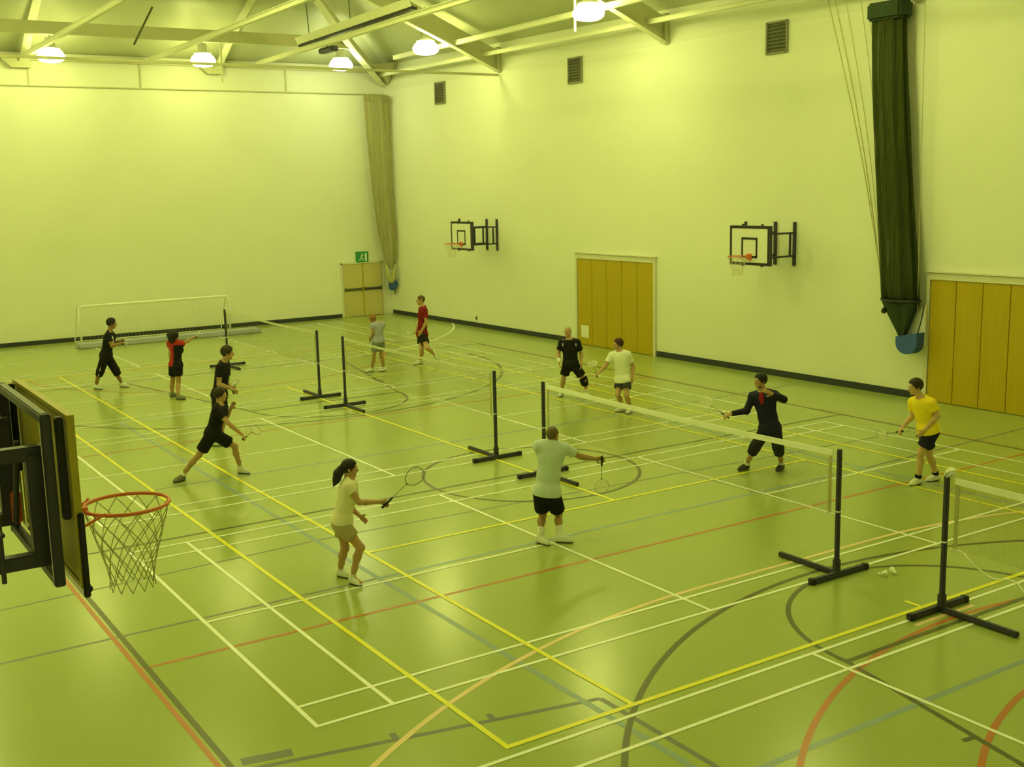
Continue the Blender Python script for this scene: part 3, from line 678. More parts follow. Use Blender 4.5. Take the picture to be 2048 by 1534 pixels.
JOINTS = {  # joints, and racket directions below, worked out from image pixels and limb lengths
 'p1': (20, {'top': (3.255, 19.367, 1.767), 'head': (3.246, 19.373, 1.625), 'neck': (3.185, 19.412, 1.441), 'sR': (3.098, 19.278, 1.376), 'sL': (3.261, 19.554, 1.334), 'eR': (3.154, 19.171, 1.118), 'wR': (3.297, 19.101, 1.154), 'eL': (3.317, 19.565, 1.133), 'wL': (3.42, 19.403, 1.183), 'hR': (3.013, 19.417, 0.847), 'hL': (3.118, 19.564, 0.827), 'kR': (2.945, 19.628, 0.483), 'kL': (3.287, 19.572, 0.468), 'aR': (2.856, 19.853, 0.085), 'aL': (3.452, 19.726, 0.085), 'tR': (2.947, 19.722, 0.03), 'tL': (3.554, 19.603, 0.03)}),
 'p2': (50, {'top': (4.071, 17.14, 1.595), 'head': (4.07, 17.141, 1.48), 'neck': (4.073, 17.139, 1.35), 'sR': (4.154, 17.062, 1.296), 'sL': (4.008, 17.205, 1.302), 'eR': (4.308, 17.046, 1.324), 'wR': (4.459, 17.031, 1.401), 'eL': (3.948, 17.161, 1.088), 'wL': (3.954, 17.192, 0.892), 'hR': (4.091, 17.092, 0.767), 'hL': (4.012, 17.214, 0.767), 'kR': (4.102, 17.199, 0.367), 'kL': (4.051, 17.489, 0.334), 'aR': (4.018, 17.01, 0.085), 'aL': (4.021, 17.498, 0.085), 'tR': (4.16, 16.935, 0.03), 'tL': (4.174, 17.545, 0.03)}),
 'p3': (15, {'top': (3.412, 11.599, 1.888), 'head': (3.415, 11.596, 1.746), 'neck': (3.331, 11.651, 1.567), 'sR': (3.203, 11.544, 1.508), 'sL': (3.421, 11.784, 1.485), 'eR': (3.158, 11.502, 1.196), 'wR': (3.375, 11.563, 1.096), 'eL': (3.409, 11.815, 1.144), 'wL': (3.47, 11.752, 1.068), 'hR': (3.164, 11.653, 0.945), 'hL': (3.27, 11.798, 0.911), 'kR': (3.136, 11.629, 0.526), 'kL': (3.279, 11.739, 0.508), 'aR': (3.081, 11.719, 0.116), 'aL': (3.242, 11.852, 0.098), 'tR': (3.203, 11.639, 0.054), 'tL': (3.366, 11.772, 0.046)}),
 'p4': (12, {'top': (2.364, 9.046, 1.564), 'head': (2.37, 9.041, 1.438), 'neck': (2.317, 9.076, 1.28), 'sR': (2.216, 8.939, 1.23), 'sL': (2.44, 9.199, 1.195), 'eR': (2.359, 8.786, 1.018), 'wR': (2.552, 8.745, 0.814), 'eL': (2.494, 9.295, 0.986), 'wL': (2.571, 9.209, 1.169), 'hR': (2.135, 9.087, 0.796), 'hL': (2.276, 9.21, 0.755), 'kR': (1.991, 9.261, 0.446), 'kL': (2.6, 9.243, 0.514), 'aR': (1.754, 9.497, 0.085), 'aL': (2.727, 9.38, 0.085), 'tR': (1.594, 9.43, 0.03), 'tL': (2.826, 9.253, 0.03)}),
 'p5': (10, {'top': (1.96, 3.295, 1.522), 'head': (1.969, 3.289, 1.411), 'neck': (1.921, 3.32, 1.273), 'sR': (1.869, 3.187, 1.245), 'sL': (2.016, 3.425, 1.182), 'eR': (1.952, 3.085, 1.032), 'wR': (2.235, 3.092, 0.99), 'eL': (2.011, 3.5, 0.875), 'wL': (2.083, 3.358, 0.776), 'hR': (1.814, 3.294, 0.755), 'hL': (1.861, 3.455, 0.707), 'kR': (1.984, 3.173, 0.447), 'kL': (1.886, 3.41, 0.393), 'aR': (1.876, 3.208, 0.085), 'aL': (1.866, 3.538, 0.085), 'tR': (1.932, 3.005, 0.03), 'tL': (1.913, 3.439, 0.03)}),
 'p6': (55, {'top': (4.746, 3.035, 1.592), 'head': (4.747, 3.034, 1.496), 'neck': (4.738, 3.04, 1.378), 'sR': (4.86, 2.985, 1.299), 'sL': (4.6, 3.106, 1.321), 'eR': (5.112, 2.94, 1.145), 'wR': (5.332, 2.893, 1.09), 'eL': (4.744, 3.251, 1.039), 'wL': (4.9, 3.293, 0.885), 'hR': (4.761, 3.073, 0.676), 'hL': (4.569, 3.102, 0.702), 'kR': (4.944, 3.218, 0.319), 'kL': (4.731, 3.285, 0.341), 'aR': (4.817, 3.016, 0.085), 'aL': (4.585, 3.145, 0.085), 'tR': (4.899, 2.93, 0.03), 'tL': (4.625, 2.949, 0.03)}),
 'p7': (150, {'top': (9.274, 17.513, 1.521), 'head': (9.258, 17.524, 1.416), 'neck': (9.342, 17.469, 1.3), 'sR': (9.483, 17.437, 1.245), 'sL': (9.311, 17.43, 1.245), 'eR': (9.525, 17.494, 0.992), 'wR': (9.376, 17.626, 0.916), 'eL': (9.248, 17.387, 1.072), 'wL': (9.218, 17.491, 0.929), 'hR': (9.476, 17.43, 0.804), 'hL': (9.326, 17.432, 0.818), 'kR': (9.507, 17.513, 0.408), 'kL': (9.312, 17.561, 0.423), 'aR': (9.587, 17.565, 0.085), 'aL': (9.3, 17.689, 0.085), 'tR': (9.427, 17.582, 0.03), 'tL': (9.143, 17.718, 0.03)}),
 'p8': (190, {'top': (10.923, 17.901, 1.872), 'head': (10.906, 17.912, 1.728), 'neck': (10.953, 17.881, 1.554), 'sR': (11.017, 18.019, 1.475), 'sL': (10.938, 17.713, 1.489), 'eR': (10.977, 18.105, 1.106), 'wR': (10.888, 18.103, 0.939), 'eL': (10.943, 17.649, 1.165), 'wL': (10.831, 17.722, 0.932), 'hR': (10.96, 17.984, 0.784), 'hL': (10.913, 17.8, 0.806), 'kR': (10.84, 17.776, 0.435), 'kL': (10.861, 17.518, 0.492), 'aR': (10.909, 17.994, 0.085), 'aL': (11.18, 17.687, 0.268), 'tR': (10.684, 17.979, 0.03), 'tL': (11.229, 17.655, 0.139)}),
 'p9': (255, {'top': (11.032, 11.371, 1.612), 'head': (11.028, 11.374, 1.489), 'neck': (11.049, 11.36, 1.316), 'sR': (10.905, 11.454, 1.252), 'sL': (11.228, 11.243, 1.243), 'eR': (10.884, 11.526, 1.011), 'wR': (10.822, 11.412, 0.838), 'eL': (11.312, 11.248, 0.986), 'wL': (11.238, 11.142, 0.807), 'hR': (10.991, 11.397, 0.741), 'hL': (11.176, 11.277, 0.736), 'kR': (10.952, 11.446, 0.439), 'kL': (11.309, 11.142, 0.414), 'aR': (11.087, 11.717, 0.085), 'aL': (11.479, 11.293, 0.085), 'tR': (10.965, 11.612, 0.03), 'tL': (11.375, 11.171, 0.03)}),
 'p10': (205, {'top': (10.807, 9.313, 1.569), 'head': (10.792, 9.323, 1.451), 'neck': (10.829, 9.299, 1.284), 'sR': (10.732, 9.386, 1.215), 'sL': (10.95, 9.196, 1.237), 'eR': (10.581, 9.436, 1.006), 'wR': (10.431, 9.438, 0.895), 'eL': (11.079, 9.16, 0.986), 'wL': (11.005, 9.089, 0.795), 'hR': (10.84, 9.327, 0.679), 'hL': (10.951, 9.184, 0.685), 'kR': (10.741, 9.242, 0.412), 'kL': (10.827, 9.069, 0.415), 'aR': (11.01, 9.418, 0.085), 'aL': (11.054, 9.226, 0.085), 'tR': (10.857, 9.465, 0.03), 'tL': (10.912, 9.153, 0.03)}),
 'p11': (215, {'top': (9.565, 4.083, 1.636), 'head': (9.552, 4.091, 1.513), 'neck': (9.603, 4.058, 1.335), 'sR': (9.514, 4.152, 1.256), 'sL': (9.727, 3.942, 1.272), 'eR': (9.407, 4.209, 1.018), 'wR': (9.136, 4.29, 0.993), 'eL': (9.859, 3.832, 1.207), 'wL': (9.582, 3.833, 1.334), 'hR': (9.669, 4.063, 0.698), 'hL': (9.767, 3.904, 0.711), 'kR': (9.454, 4.052, 0.444), 'kL': (9.694, 3.78, 0.447), 'aR': (9.513, 4.317, 0.085), 'aL': (9.963, 3.959, 0.085), 'tR': (9.338, 4.303, 0.03), 'tL': (9.814, 3.901, 0.03)}),
 'p12': (195, {'top': (10.744, 2.027, 1.684), 'head': (10.738, 2.031, 1.555), 'neck': (10.81, 1.984, 1.39), 'sR': (10.86, 2.107, 1.29), 'sL': (10.847, 1.805, 1.329), 'eR': (10.932, 2.168, 1.073), 'wR': (10.747, 2.205, 0.912), 'eL': (10.887, 1.696, 1.14), 'wL': (10.775, 1.84, 0.905), 'hR': (10.984, 1.966, 0.843), 'hL': (10.921, 1.817, 0.877), 'kR': (11.132, 1.999, 0.429), 'kL': (10.868, 1.959, 0.515), 'aR': (11.326, 2.002, 0.085), 'aL': (10.926, 2.029, 0.085), 'tR': (11.145, 2.028, 0.03), 'tL': (10.766, 2.029, 0.03)}),
}
RACKETS = {'p1': ('R', (0.383, 0.912, -0.147)), 'p2': ('R', (0.433, 0.9, 0.057)), 'p3': ('R', (0.488, 0.867, 0.103)), 'p4': ('R', (0.727, 0.687, 0.004)), 'p5': ('R', (0.778, -0.248, 0.577)), 'p6': ('R', (0.359, 0.35, -0.865)), 'p7': ('L', (0.335, 0.917, -0.218)), 'p8': ('R', (0.012, 0.971, -0.24)), 'p10': ('R', (0.484, 0.785, 0.386)), 'p11': ('R', (-0.087, 0.943, 0.322)), 'p12': ('R', (0.231, 0.923, -0.307))}
# ------------------------------------------------------------------ figures: smooth implicit bodies meshed with surface nets
YAW = 0.994669692
VF = np.array([math.cos(YAW), math.sin(YAW), 0.0]); VR = np.array([math.sin(YAW), -math.cos(YAW), 0.0])
def nrm(v):
    v = np.asarray(v, float); return v/(np.linalg.norm(v)+1e-12)
class SDF:
    def __init__(s): s.p = []
    def cap(s, a, b, ra, rb, k=.02, cuts=(), sub=False):
        s.p.append(('c', np.asarray(a, float), np.asarray(b, float), ra, rb, k, cuts, sub)); return s
    def ell(s, c, R, r, k=.03, cuts=(), sub=False):
        s.p.append(('e', np.asarray(c, float), np.asarray(R, float), np.asarray(r, float), 0, k, cuts, sub)); return s
    def chain(s, pts, rs, k=.02, cuts=()):
        for i in range(len(pts)-1): s.cap(pts[i], pts[i+1], rs[i], rs[i+1], k, cuts if i == len(pts)-2 else ())
        return s
    def mesh(s, h, gcuts=()):
        lo = []; hi = []
        for q in s.p:
            if q[7]: continue
            if q[0] == 'c': r = max(q[3], q[4]); lo.append(np.minimum(q[1], q[2])-r); hi.append(np.maximum(q[1], q[2])+r)
            else: r = max(q[3]); lo.append(q[1]-r); hi.append(q[1]+r)
        lo = np.min(lo, 0)-4*h; hi = np.max(hi, 0)+4*h
        n = np.ceil((hi-lo)/h).astype(int)+1
        vol = np.full(n, 1.0, np.float32)
        ax = [lo[i]+h*np.arange(n[i]) for i in range(3)]
        for (t, a, b, ra, rb, k, cuts, sub) in s.p:
            if t == 'c': r = max(ra, rb); l = np.minimum(a, b)-r; u = np.maximum(a, b)+r
            else: r = max(ra); l = a-r; u = a+r
            pad = k+3*h
            i0 = np.clip(np.floor((l-pad-lo)/h).astype(int), 0, n-1); i1 = np.clip(np.ceil((u+pad-lo)/h).astype(int)+1, 1, n)
            X = ax[0][i0[0]:i1[0], None, None]; Y = ax[1][None, i0[1]:i1[1], None]; Z = ax[2][None, None, i0[2]:i1[2]]
            if t == 'c':
                d = b-a; dd = d @ d+1e-12
                tt = np.clip(((X-a[0])*d[0]+(Y-a[1])*d[1]+(Z-a[2])*d[2])/dd, 0, 1)
                D = np.sqrt((X-a[0]-tt*d[0])**2+(Y-a[1]-tt*d[1])**2+(Z-a[2]-tt*d[2])**2)-(ra+(rb-ra)*tt)
            else:
                R = b; q = [R[i][0]*(X-a[0])+R[i][1]*(Y-a[1])+R[i][2]*(Z-a[2]) for i in range(3)]
                k0 = np.sqrt((q[0]/ra[0])**2+(q[1]/ra[1])**2+(q[2]/ra[2])**2)+1e-9
                k1 = np.sqrt((q[0]/ra[0]**2)**2+(q[1]/ra[1]**2)**2+(q[2]/ra[2]**2)**2)+1e-9
                D = k0*(k0-1)/k1
            for (pt, nn) in cuts:
                D = np.maximum(D, (X-pt[0])*nn[0]+(Y-pt[1])*nn[1]+(Z-pt[2])*nn[2])
            V = vol[i0[0]:i1[0], i0[1]:i1[1], i0[2]:i1[2]]
            if sub:
                np.maximum(V, -D, out=V)
            else:
                hh = np.maximum(k-np.abs(V-D), 0)/max(k, 1e-6)
                V[...] = np.minimum(V, D)-hh*hh*k*.25
        for (pt, nn) in gcuts:
            np.maximum(vol, (ax[0][:, None, None]-pt[0])*nn[0]+(ax[1][None, :, None]-pt[1])*nn[1]+(ax[2][None, None, :]-pt[2])*nn[2], out=vol)
        return nets(vol, lo, h)
def nets(vol, lo, h):
    sg = vol < 0
    c = sg[:-1, :-1, :-1].astype(np.int8)
    for dx, dy, dz in [(i, j, k) for i in (0, 1) for j in (0, 1) for k in (0, 1)][1:]:
        c = c+sg[dx:vol.shape[0]-1+dx, dy:vol.shape[1]-1+dy, dz:vol.shape[2]-1+dz]
    act = (c > 0) & (c < 8)
    idx = np.full(act.shape, -1, np.int32); cells = np.argwhere(act); idx[act] = np.arange(len(cells))
    acc = np.zeros((len(cells), 3)); cnt = np.zeros(len(cells))
    cor = [(i, j, k) for i in (0, 1) for j in (0, 1) for k in (0, 1)]
    for a in cor:
        for axx in range(3):
            if a[axx]: continue
            b = list(a); b[axx] = 1
            va = vol[cells[:, 0]+a[0], cells[:, 1]+a[1], cells[:, 2]+a[2]]; vb = vol[cells[:, 0]+b[0], cells[:, 1]+b[1], cells[:, 2]+b[2]]
            m = (va < 0) != (vb < 0); t = np.where(m, va/np.where(m, va-vb, 1), 0)
            pt = np.tile(np.array(a, float), (len(cells), 1)); pt[:, axx] = t
            acc[m] += pt[m]; cnt += m
    V = lo+h*(cells+acc/np.maximum(cnt, 1)[:, None])
    F = []
    for axx in range(3):
        o = [i for i in range(3) if i != axx]
        sl0 = [slice(1, -1)]*3; sl0[axx] = slice(0, -1); sl1 = [slice(1, -1)]*3; sl1[axx] = slice(1, None)
        s0 = sg[tuple(sl0)]; s1 = sg[tuple(sl1)]
        e = np.argwhere(s0 != s1); flip = s0[s0 != s1]
        e = e+np.array([0 if i == axx else 1 for i in range(3)])
        def cell(d0, d1):
            q = e.copy(); q[:, o[0]] -= d0; q[:, o[1]] -= d1; return idx[q[:, 0], q[:, 1], q[:, 2]]
        Q = np.stack([cell(1, 1), cell(0, 1), cell(0, 0), cell(1, 0)], 1)
        fl_ = flip if axx != 1 else ~flip
        Q[~fl_] = Q[~fl_][:, ::-1]
        F.append(Q)
    return V, np.concatenate(F)
def sdf_obj(sd, h, name, m, parent, gcuts=()):
    V, F = sd.mesh(h, gcuts); V = V-np.array(parent.location if parent is not None else (0, 0, 0))
    return raw_obj(V, F, name, m, parent)
def raw_obj(V, F, name, m, parent, loc=None):
    F = F[(F >= 0).all(1)]
    me = bpy.data.meshes.new(name); me.from_pydata(V.tolist(), [], F.tolist()); me.materials.append(m)
    me.polygons.foreach_set('use_smooth', [True]*len(me.polygons)); me.update()
    return link(name, me, parent, loc)

SKIN = {k: mat('skin_'+k, c, 0.55, 0.05, 12) for k, c in dict(fair=(0.62, 0.40, 0.24), mid=(0.48, 0.29, 0.16), brown=(0.30, 0.17, 0.08), tan=(0.42, 0.25, 0.11)).items()}
CL = {}
def cloth(k, c): CL[k] = mat('cloth_'+k, c, 0.85, 0.12, 9, 0.2, bump=0.3, bscale=14)
for k, c in dict(black=(.012, .012, .014), navy=(.018, .018, .05), red=(.40, .03, .025), cream=(.80, .74, .58), khaki=(.42, .36, .24), paleblue=(.60, .68, .74), lilac=(.36, .36, .52), grey=(.20, .22, .24),
                 white=(.80, .80, .74), yellow=(.95, .70, .03), crimson=(.30, .015, .02), darkred=(.20, .012, .012), sock=(.82, .80, .74), shoe=(.72, .72, .68), shoedark=(.05, .05, .05), shoegrey=(.20, .20, .15), darkgrey=(.05, .055, .06)).items(): cloth(k, c)
HAIR = {k: mat('hair_'+k, c, 0.6, 0.25, 30) for k, c in dict(black=(.010, .008, .008), dark=(.03, .018, .012), brown=(.10, .055, .03), ginger=(.26, .12, .03), grey=(.13, .09, .045), stubble=(.36, .24, .14), reddark=(.05, .012, .012)).items()}
M['eye_white'] = mat('eye_white', (.75, .75, .7), .3, 0); M['iris'] = mat('iris', (.03, .02, .015), .3, 0)
M['grip'] = mat('racket_grip', (.03, .03, .035), .8, .1); M['shaft'] = mat('racket_shaft', (.10, .10, .10), .4, .05); M['rframe'] = mat('racket_frame', (.25, .25, .22), .4, .05); M['rpale'] = mat('racket_frame_pale', (.75, .75, .68), .4, .05)
M['string'] = mat('racket_string', (.80, .80, .72), .5, 0)

def person(key, label, skin, hair, hairstyle, shirt, shorts, shoe, sock=None, sleeve=.55, leg=.55, gaze=None, female=False, extra=None, hem=.02, shoe_r=None, loose=0.0, curl=(0.55, 0.55)):
    face, J = JOINTS[key]; J = {k: np.array(v, float) for k, v in J.items()}
    fa = math.radians(face); ff = math.cos(fa)*VR+math.sin(fa)*VF; lf = np.cross([0, 0, 1], ff)     # left of the figure
    H = max(1.5, min(1.85, J['top'][2]+.04)); s = H/1.75; g = .92 if female else 1.0
    shm = (J['sL']+J['sR'])/2; hpm = (J['hL']+J['hR'])/2; up = nrm(shm-hpm)
    lat = nrm(nrm(J['sL']-J['sR'])+.8*lf); lat = nrm(lat-up*(lat @ up)); fwd = np.cross(lat, up)
    hl = nrm(nrm(J['hL']-J['hR'])+.8*lf); hl = nrm(hl-up*(hl @ up)); hf = np.cross(hl, up)
    # even the shoulders and hips out about the spine at a natural width
    sw = .182*s*g; hw = .088*s
    SL_, SR_ = shm+lat*sw*.5+(J['sL']-shm)*.5, shm-lat*sw*.5+(J['sR']-shm)*.5
    SL_ = shm+nrm(SL_-shm)*sw; SR_ = shm+nrm(SR_-shm)*sw
    HL_, HR_ = hpm+hl*hw, hpm-hl*hw
    T = np.linalg.norm(shm-hpm); Rt = [lat, fwd, up]; Rh = [hl, hf, up]
    root_loc = Vector((float(hpm[0]), float(hpm[1]), 0))
    hd = J['head']; hs = .136*H/.225
    gz = nrm(ff if gaze is None else math.cos(math.radians(gaze))*VR+math.sin(math.radians(gaze))*VF)
    hu = nrm(nrm(J['top']-J['neck'])+np.array([0, 0, .9])); gz = nrm(gz-hu*(gz @ hu)); gl = np.cross(hu, gz); Rd = [gl, gz, hu]
    hd = J['top']-hu*.122*hs
    b = SDF()
    def torso(S, o):
        S.ell(shm-up*T*.20, Rt, ((.158*s*g)+o, .108*s+o, .20*s+o), .05)
        S.ell(hpm+up*T*.38, Rt, (.138*s*g+o, .100*s+o, .20*s+o), .06)
        S.ell(hpm+up*.01, Rh, (.158*s+o, .118*s+o, .13*s+o), .06)
        S.cap(SL_*.96+shm*.04-up*.005, SR_*.96+shm*.04-up*.005, .058*s+o, .058*s+o, .05)
        S.cap(shm+up*.02, shm+lat*.09*s+up*.025-fwd*.01, .045*s+o*.6, .035*s+o*.6, .04); S.cap(shm+up*.02, shm-lat*.09*s+up*.025-fwd*.01, .045*s+o*.6, .035*s+o*.6, .04)
        b_n = shm+up*.085*s-fwd*.012
        for q in (-1, 1): S.cap(b_n+lat*q*.02, shm+lat*q*.125*s+up*.018, .040*s+o*.5, .040*s+o*.5, .05)
        if female:
            for q in (-1, 1): S.ell(shm-up*T*.30+fwd*.085*s+lat*q*.07*s, Rt, (.06*s+o, .05*s+o, .06*s+o), .04)
    torso(b, 0)
    b.cap(shm+up*.02-fwd*.01, hd-hu*.06*hs-gz*.015, .060*s, .054*s, .03)
    # head
    b.ell(hd+hu*.025*hs-gz*.012*hs, Rd, (.074*hs, .094*hs, .088*hs), .02)
    b.ell(hd-hu*.045*hs+gz*.022*hs, Rd, (.056*hs, .066*hs, .066*hs), .03)
    b.ell(hd-hu*.095*hs+gz*.058*hs, Rd, (.028*hs, .024*hs, .020*hs), .02)
    b.cap(hd+hu*.012*hs+gz*.082*hs, hd-hu*.028*hs+gz*.103*hs, .008*hs, .014*hs, .014)
    b.cap(hd+hu*.026*hs+gz*.078*hs+gl*.04*hs, hd+hu*.026*hs+gz*.078*hs-gl*.04*hs, .010*hs, .010*hs, .014)
    b.cap(hd-hu*.062*hs+gz*.082*hs+gl*.018*hs, hd-hu*.062*hs+gz*.082*hs-gl*.018*hs, .007*hs, .007*hs, .008)
    for q in (-1, 1):
        b.ell(hd-hu*.004*hs+gl*q*.075*hs-gz*.012*hs, Rd, (.012*hs, .020*hs, .032*hs), .01)
    # arms and hands
    hands = {}
    for sd_, Sh in (('L', SL_), ('R', SR_)):
        e, w = J['e'+sd_], J['w'+sd_]
        b.chain([Sh, (Sh+e)/2, e], [.054*s*g, .048*s*g, .040*s*g], .025)
        m_ = e+(w-e)*.3; b.chain([e, m_, w], [.040*s*g, .043*s*g, .028*s*g], .02)
        d = nrm(w-e)
        if key in RACKETS and RACKETS[key][0] == sd_:
            rd = np.array(RACKETS[key][1]); side = nrm(rd-d*(rd @ d)*.55); 
            dh = nrm(d-side*(d @ side)); n = np.cross(dh, side); hold = True
            if n[2] > 0: n = -n
        else:
            n = nrm(-lf if sd_ == 'L' else lf); n = nrm(n-d*(n @ d)); side = np.cross(n, d); dh = d; hold = False
            rd = None
            if side @ ff < 0: side = -side
        hk = s*(.92 if female else 1.0)
        b.ell(w+dh*.05*hk, [side, dh, n], (.040*hk, .055*hk, .017*hk), .015)
        cu = 1.25 if hold else curl[0]
        for i in range(4):
            base = w+dh*.088*hk+side*(-.029+.0195*i)*hk; p0 = base; L3 = (.040, .028, .022); ln = (.92, 1.05, 1.0, .80)[3-i]
            for jn in range(3):
                a = cu*(.55+jn*.62); dv = dh*math.cos(a)+n*math.sin(a); p1 = p0+dv*L3[jn]*ln*hk
                b.cap(p0, p1, (.0098, .0092, .0085)[jn]*hk, (.0092, .0085, .0075)[jn]*hk, .004); p0 = p1
        p0 = w+dh*.022*hk+side*.030*hk; p1 = p0+nrm(side*.75+dh*.55+n*.35)*.045*hk; p2 = p1+nrm(side*(.2 if not hold else -.3)+dh*.8+n*.6)*.036*hk
        b.chain([p0, p1, p2], [.0135*hk, .0115*hk, .009*hk], .008)
        hands[sd_] = (w, dh, side, n, rd, hk)
    # legs
    for sd_, Hp in (('L', HL_), ('R', HR_)):
        k_, a_ = J['k'+sd_], J['a'+sd_]
        b.chain([Hp, Hp+(k_-Hp)*.5, k_], [.088*s, .070*s, .054*s], .03)
        sh = nrm(k_-a_); bk = -nrm(ff-sh*(ff @ sh))
        b.chain([k_, k_+(a_-k_)*.32+bk*.012*s, k_+(a_-k_)*.7+bk*.004, a_], [.052*s, .054*s, .040*s, .034*s], .03)
        t_ = J['t'+sd_]; b.cap(a_, a_+(t_-a_)*.7, .030*s, .020*s, .02)
    V, F = b.mesh(.0085)
    o = raw_obj(V-np.array(root_loc), F, 'person', SKIN[skin], None, root_loc); tag(o, label, 'person', None)
    # ---- clothing
    def limb_clip(a, bb, f): 
        q = a+(bb-a)*f; return [(q, nrm(bb-a))]
    sh_ = SDF(); torso(sh_, .022+loose)
    sh_.ell(hpm+up*.02, Rh, (.158*s+.026+loose, .118*s+.028+loose, .17*s), .05)
    for sd_, Sp in (('L', SL_), ('R', SR_)):
        e, w = J['e'+sd_], J['w'+sd_]
        if sleeve <= 1: sh_.cap(Sp, Sp+(e-Sp)*(sleeve+.12), .070*s*g, .074*s*g+loose*.5, .03, limb_clip(Sp, e, sleeve))
        else:
            sh_.cap(Sp, e, .070*s, .058*s, .03); sh_.cap(e, e+(w-e)*1.05, .058*s, .044*s, .03, limb_clip(e, w, .95))
    hempt = hpm-up*hem
    shirt_o = sdf_obj(sh_, .011, 'shirt', CL[shirt], o, [(hempt, -up), (shm+up*.105*s-fwd*.02, nrm(up+fwd*.35))])
    st = SDF(); st.ell(hpm+up*.005, Rh, (.158*s+.020, .118*s+.020, .145*s), .05)
    for sd_, Hp in (('L', HL_), ('R', HR_)):
        k_, a_ = J['k'+sd_], J['a'+sd_]
        if leg <= 1: st.cap(Hp, Hp+(k_-Hp)*(leg+.12), .112*s, .112*s if not female else .108*s, .03, limb_clip(Hp, k_, leg))
        else:
            f = leg-1; st.cap(Hp, k_, .112*s, .094*s, .03); st.cap(k_, k_+(a_-k_)*(f+.12), .094*s, .088*s, .03, limb_clip(k_, a_, f))
    wt = hpm+up*.12*s
    so_ = sdf_obj(st, .011, 'shorts' if leg <= 1 else 'trousers', CL[shorts], o, [(wt, up)])
    # ---- shoes and socks
    for sd_ in 'LR':
        k_, a_, t_ = J['k'+sd_], J['a'+sd_], J['t'+sd_]
        fd = (t_-a_); fl_ = np.array([fd[0], fd[1], 0.0]); fd_h = nrm(fl_) if np.linalg.norm(fl_) > .03 else ff
        grounded = a_[2] < .16
        z = np.array([0, 0, 1.0]) if grounded else nrm(a_-t_+np.array([0, 0, .35])*0+nrm(k_-a_)*.2)
        if not grounded: fd_h = nrm(fd)
        ft = np.cross(z, fd_h); ft = nrm(ft); z = np.cross(fd_h, ft)
        base = a_-z*(a_[2]-.004 if grounded else .08)
        if grounded: base = np.array([a_[0], a_[1], .004])
        R_ = [ft, fd_h, z]; q = SDF(); u = s*(.93 if female else 1)
        q.ell(base-fd_h*.035*u+z*.040*u, R_, (.040*u, .05*u, .055*u), .02)
        q.ell(base+fd_h*.07*u+z*.038*u, R_, (.050*u, .12*u, .055*u), .03)
        q.cap(base+z*.075*u-fd_h*.01, base+z*.055*u+fd_h*.075*u, .044*u, .036*u, .03)
        q.ell(base+fd_h*.14*u+z*.020*u, R_, (.044*u, .06*u, .036*u), .02)
        q.cap(base+z*.05*u, a_+(k_-a_)*.05, .048*u, .046*u, .02)
        sc = CL[(shoe_r or shoe) if sd_ == 'R' else shoe]
        so = sdf_obj(q, .008, 'shoe', sc, o, [(base+z*.012, -z)])
        mb = MB(); pts = []
        for kk in range(20):
            aa = 2*PI*kk/20; ln = .165 if math.cos(aa) > 0 else .088
            wv = .045+.006*math.cos(aa)
            pv = base+fd_h*(math.cos(aa)*ln*u+.025*u)+ft*math.sin(aa)*wv*u-z*.003; pts.append(Vector(pv)-root_loc)
        mb.prism(pts, Vector(z)*.018); mb.build('sole', CL['shoedark'] if shoe != 'shoedark' else CL['shoegrey'], so)
        if sock:
            sm, f = sock; q = SDF(); tp = a_+(k_-a_)*f
            q.chain([a_+(k_-a_)*.01, a_+(k_-a_)*min(.3, f*.6), a_+(k_-a_)*(f+.06)], [.042*s, .052*s, (.050+.03*f)*s], .01, [(tp, nrm(k_-a_))])
            sdf_obj(q, .009, 'sock', CL[sm], o)
    # ---- hair, eyes
    q = SDF(); cr = hd+hu*.028*hs-gz*.014*hs; hr = .018
    cutp = (hd+gz*.058*hs+hu*.040*hs, nrm(gz*.80-hu*.50)); nape = (hd-hu*.035*hs-gz*.02, -hu)
    if hairstyle == 'short':
        q.ell(cr, Rd, (.074*hs+hr, .094*hs+hr, .088*hs+hr), .02); sdf_obj(q, .008, 'hair', HAIR[hair], o, [cutp, (hd-hu*.03*hs, nrm(-hu+gz*.5))])
    elif hairstyle == 'crop':
        q.ell(cr, Rd, (.0775*hs, .0975*hs, .0915*hs), .02); sdf_obj(q, .007, 'hair', HAIR[hair], o, [cutp, (hd-hu*.02*hs, nrm(-hu+gz*.5))])
    elif hairstyle == 'bushy':
        q.ell(cr-gz*.02, Rd, (.125*hs, .135*hs, .115*hs), .03)
        q.ell(cr-gz*.07-hu*.10, Rd, (.095*hs, .07*hs, .10*hs), .04)
        rr = random.Random(2)
        for _ in range(14):
            v = nrm([rr.gauss(0, 1) for _ in range(3)]); v = v if v @ gz < .4 else -v
            q.ell(cr-gz*.02+v*.09*hs, Rd, (.045, .045, .045), .03)
        sdf_obj(q, .009, 'hair', HAIR[hair], o, [(hd+gz*.055*hs+hu*.02, nrm(gz*.9-hu*.2))])
    elif hairstyle == 'ponytail':
        q.ell(cr, Rd, (.086*hs, .106*hs, .10*hs), .02, [cutp])
        bk_ = hd-gz*.095*hs-hu*.015*hs
        q.ell(bk_-gz*.015, Rd, (.035*hs, .035*hs, .035*hs), .02)
        q.chain([bk_-gz*.02, bk_-gz*.045-hu*.055, bk_-gz*.062-hu*.13, bk_-gz*.09-hu*.21], [.042, .054, .044, .012], .03)
        sdf_obj(q, .008, 'hair', HAIR[hair], o, [(hd+gz*.05*hs-hu*.5, nrm(gz))] if False else [])
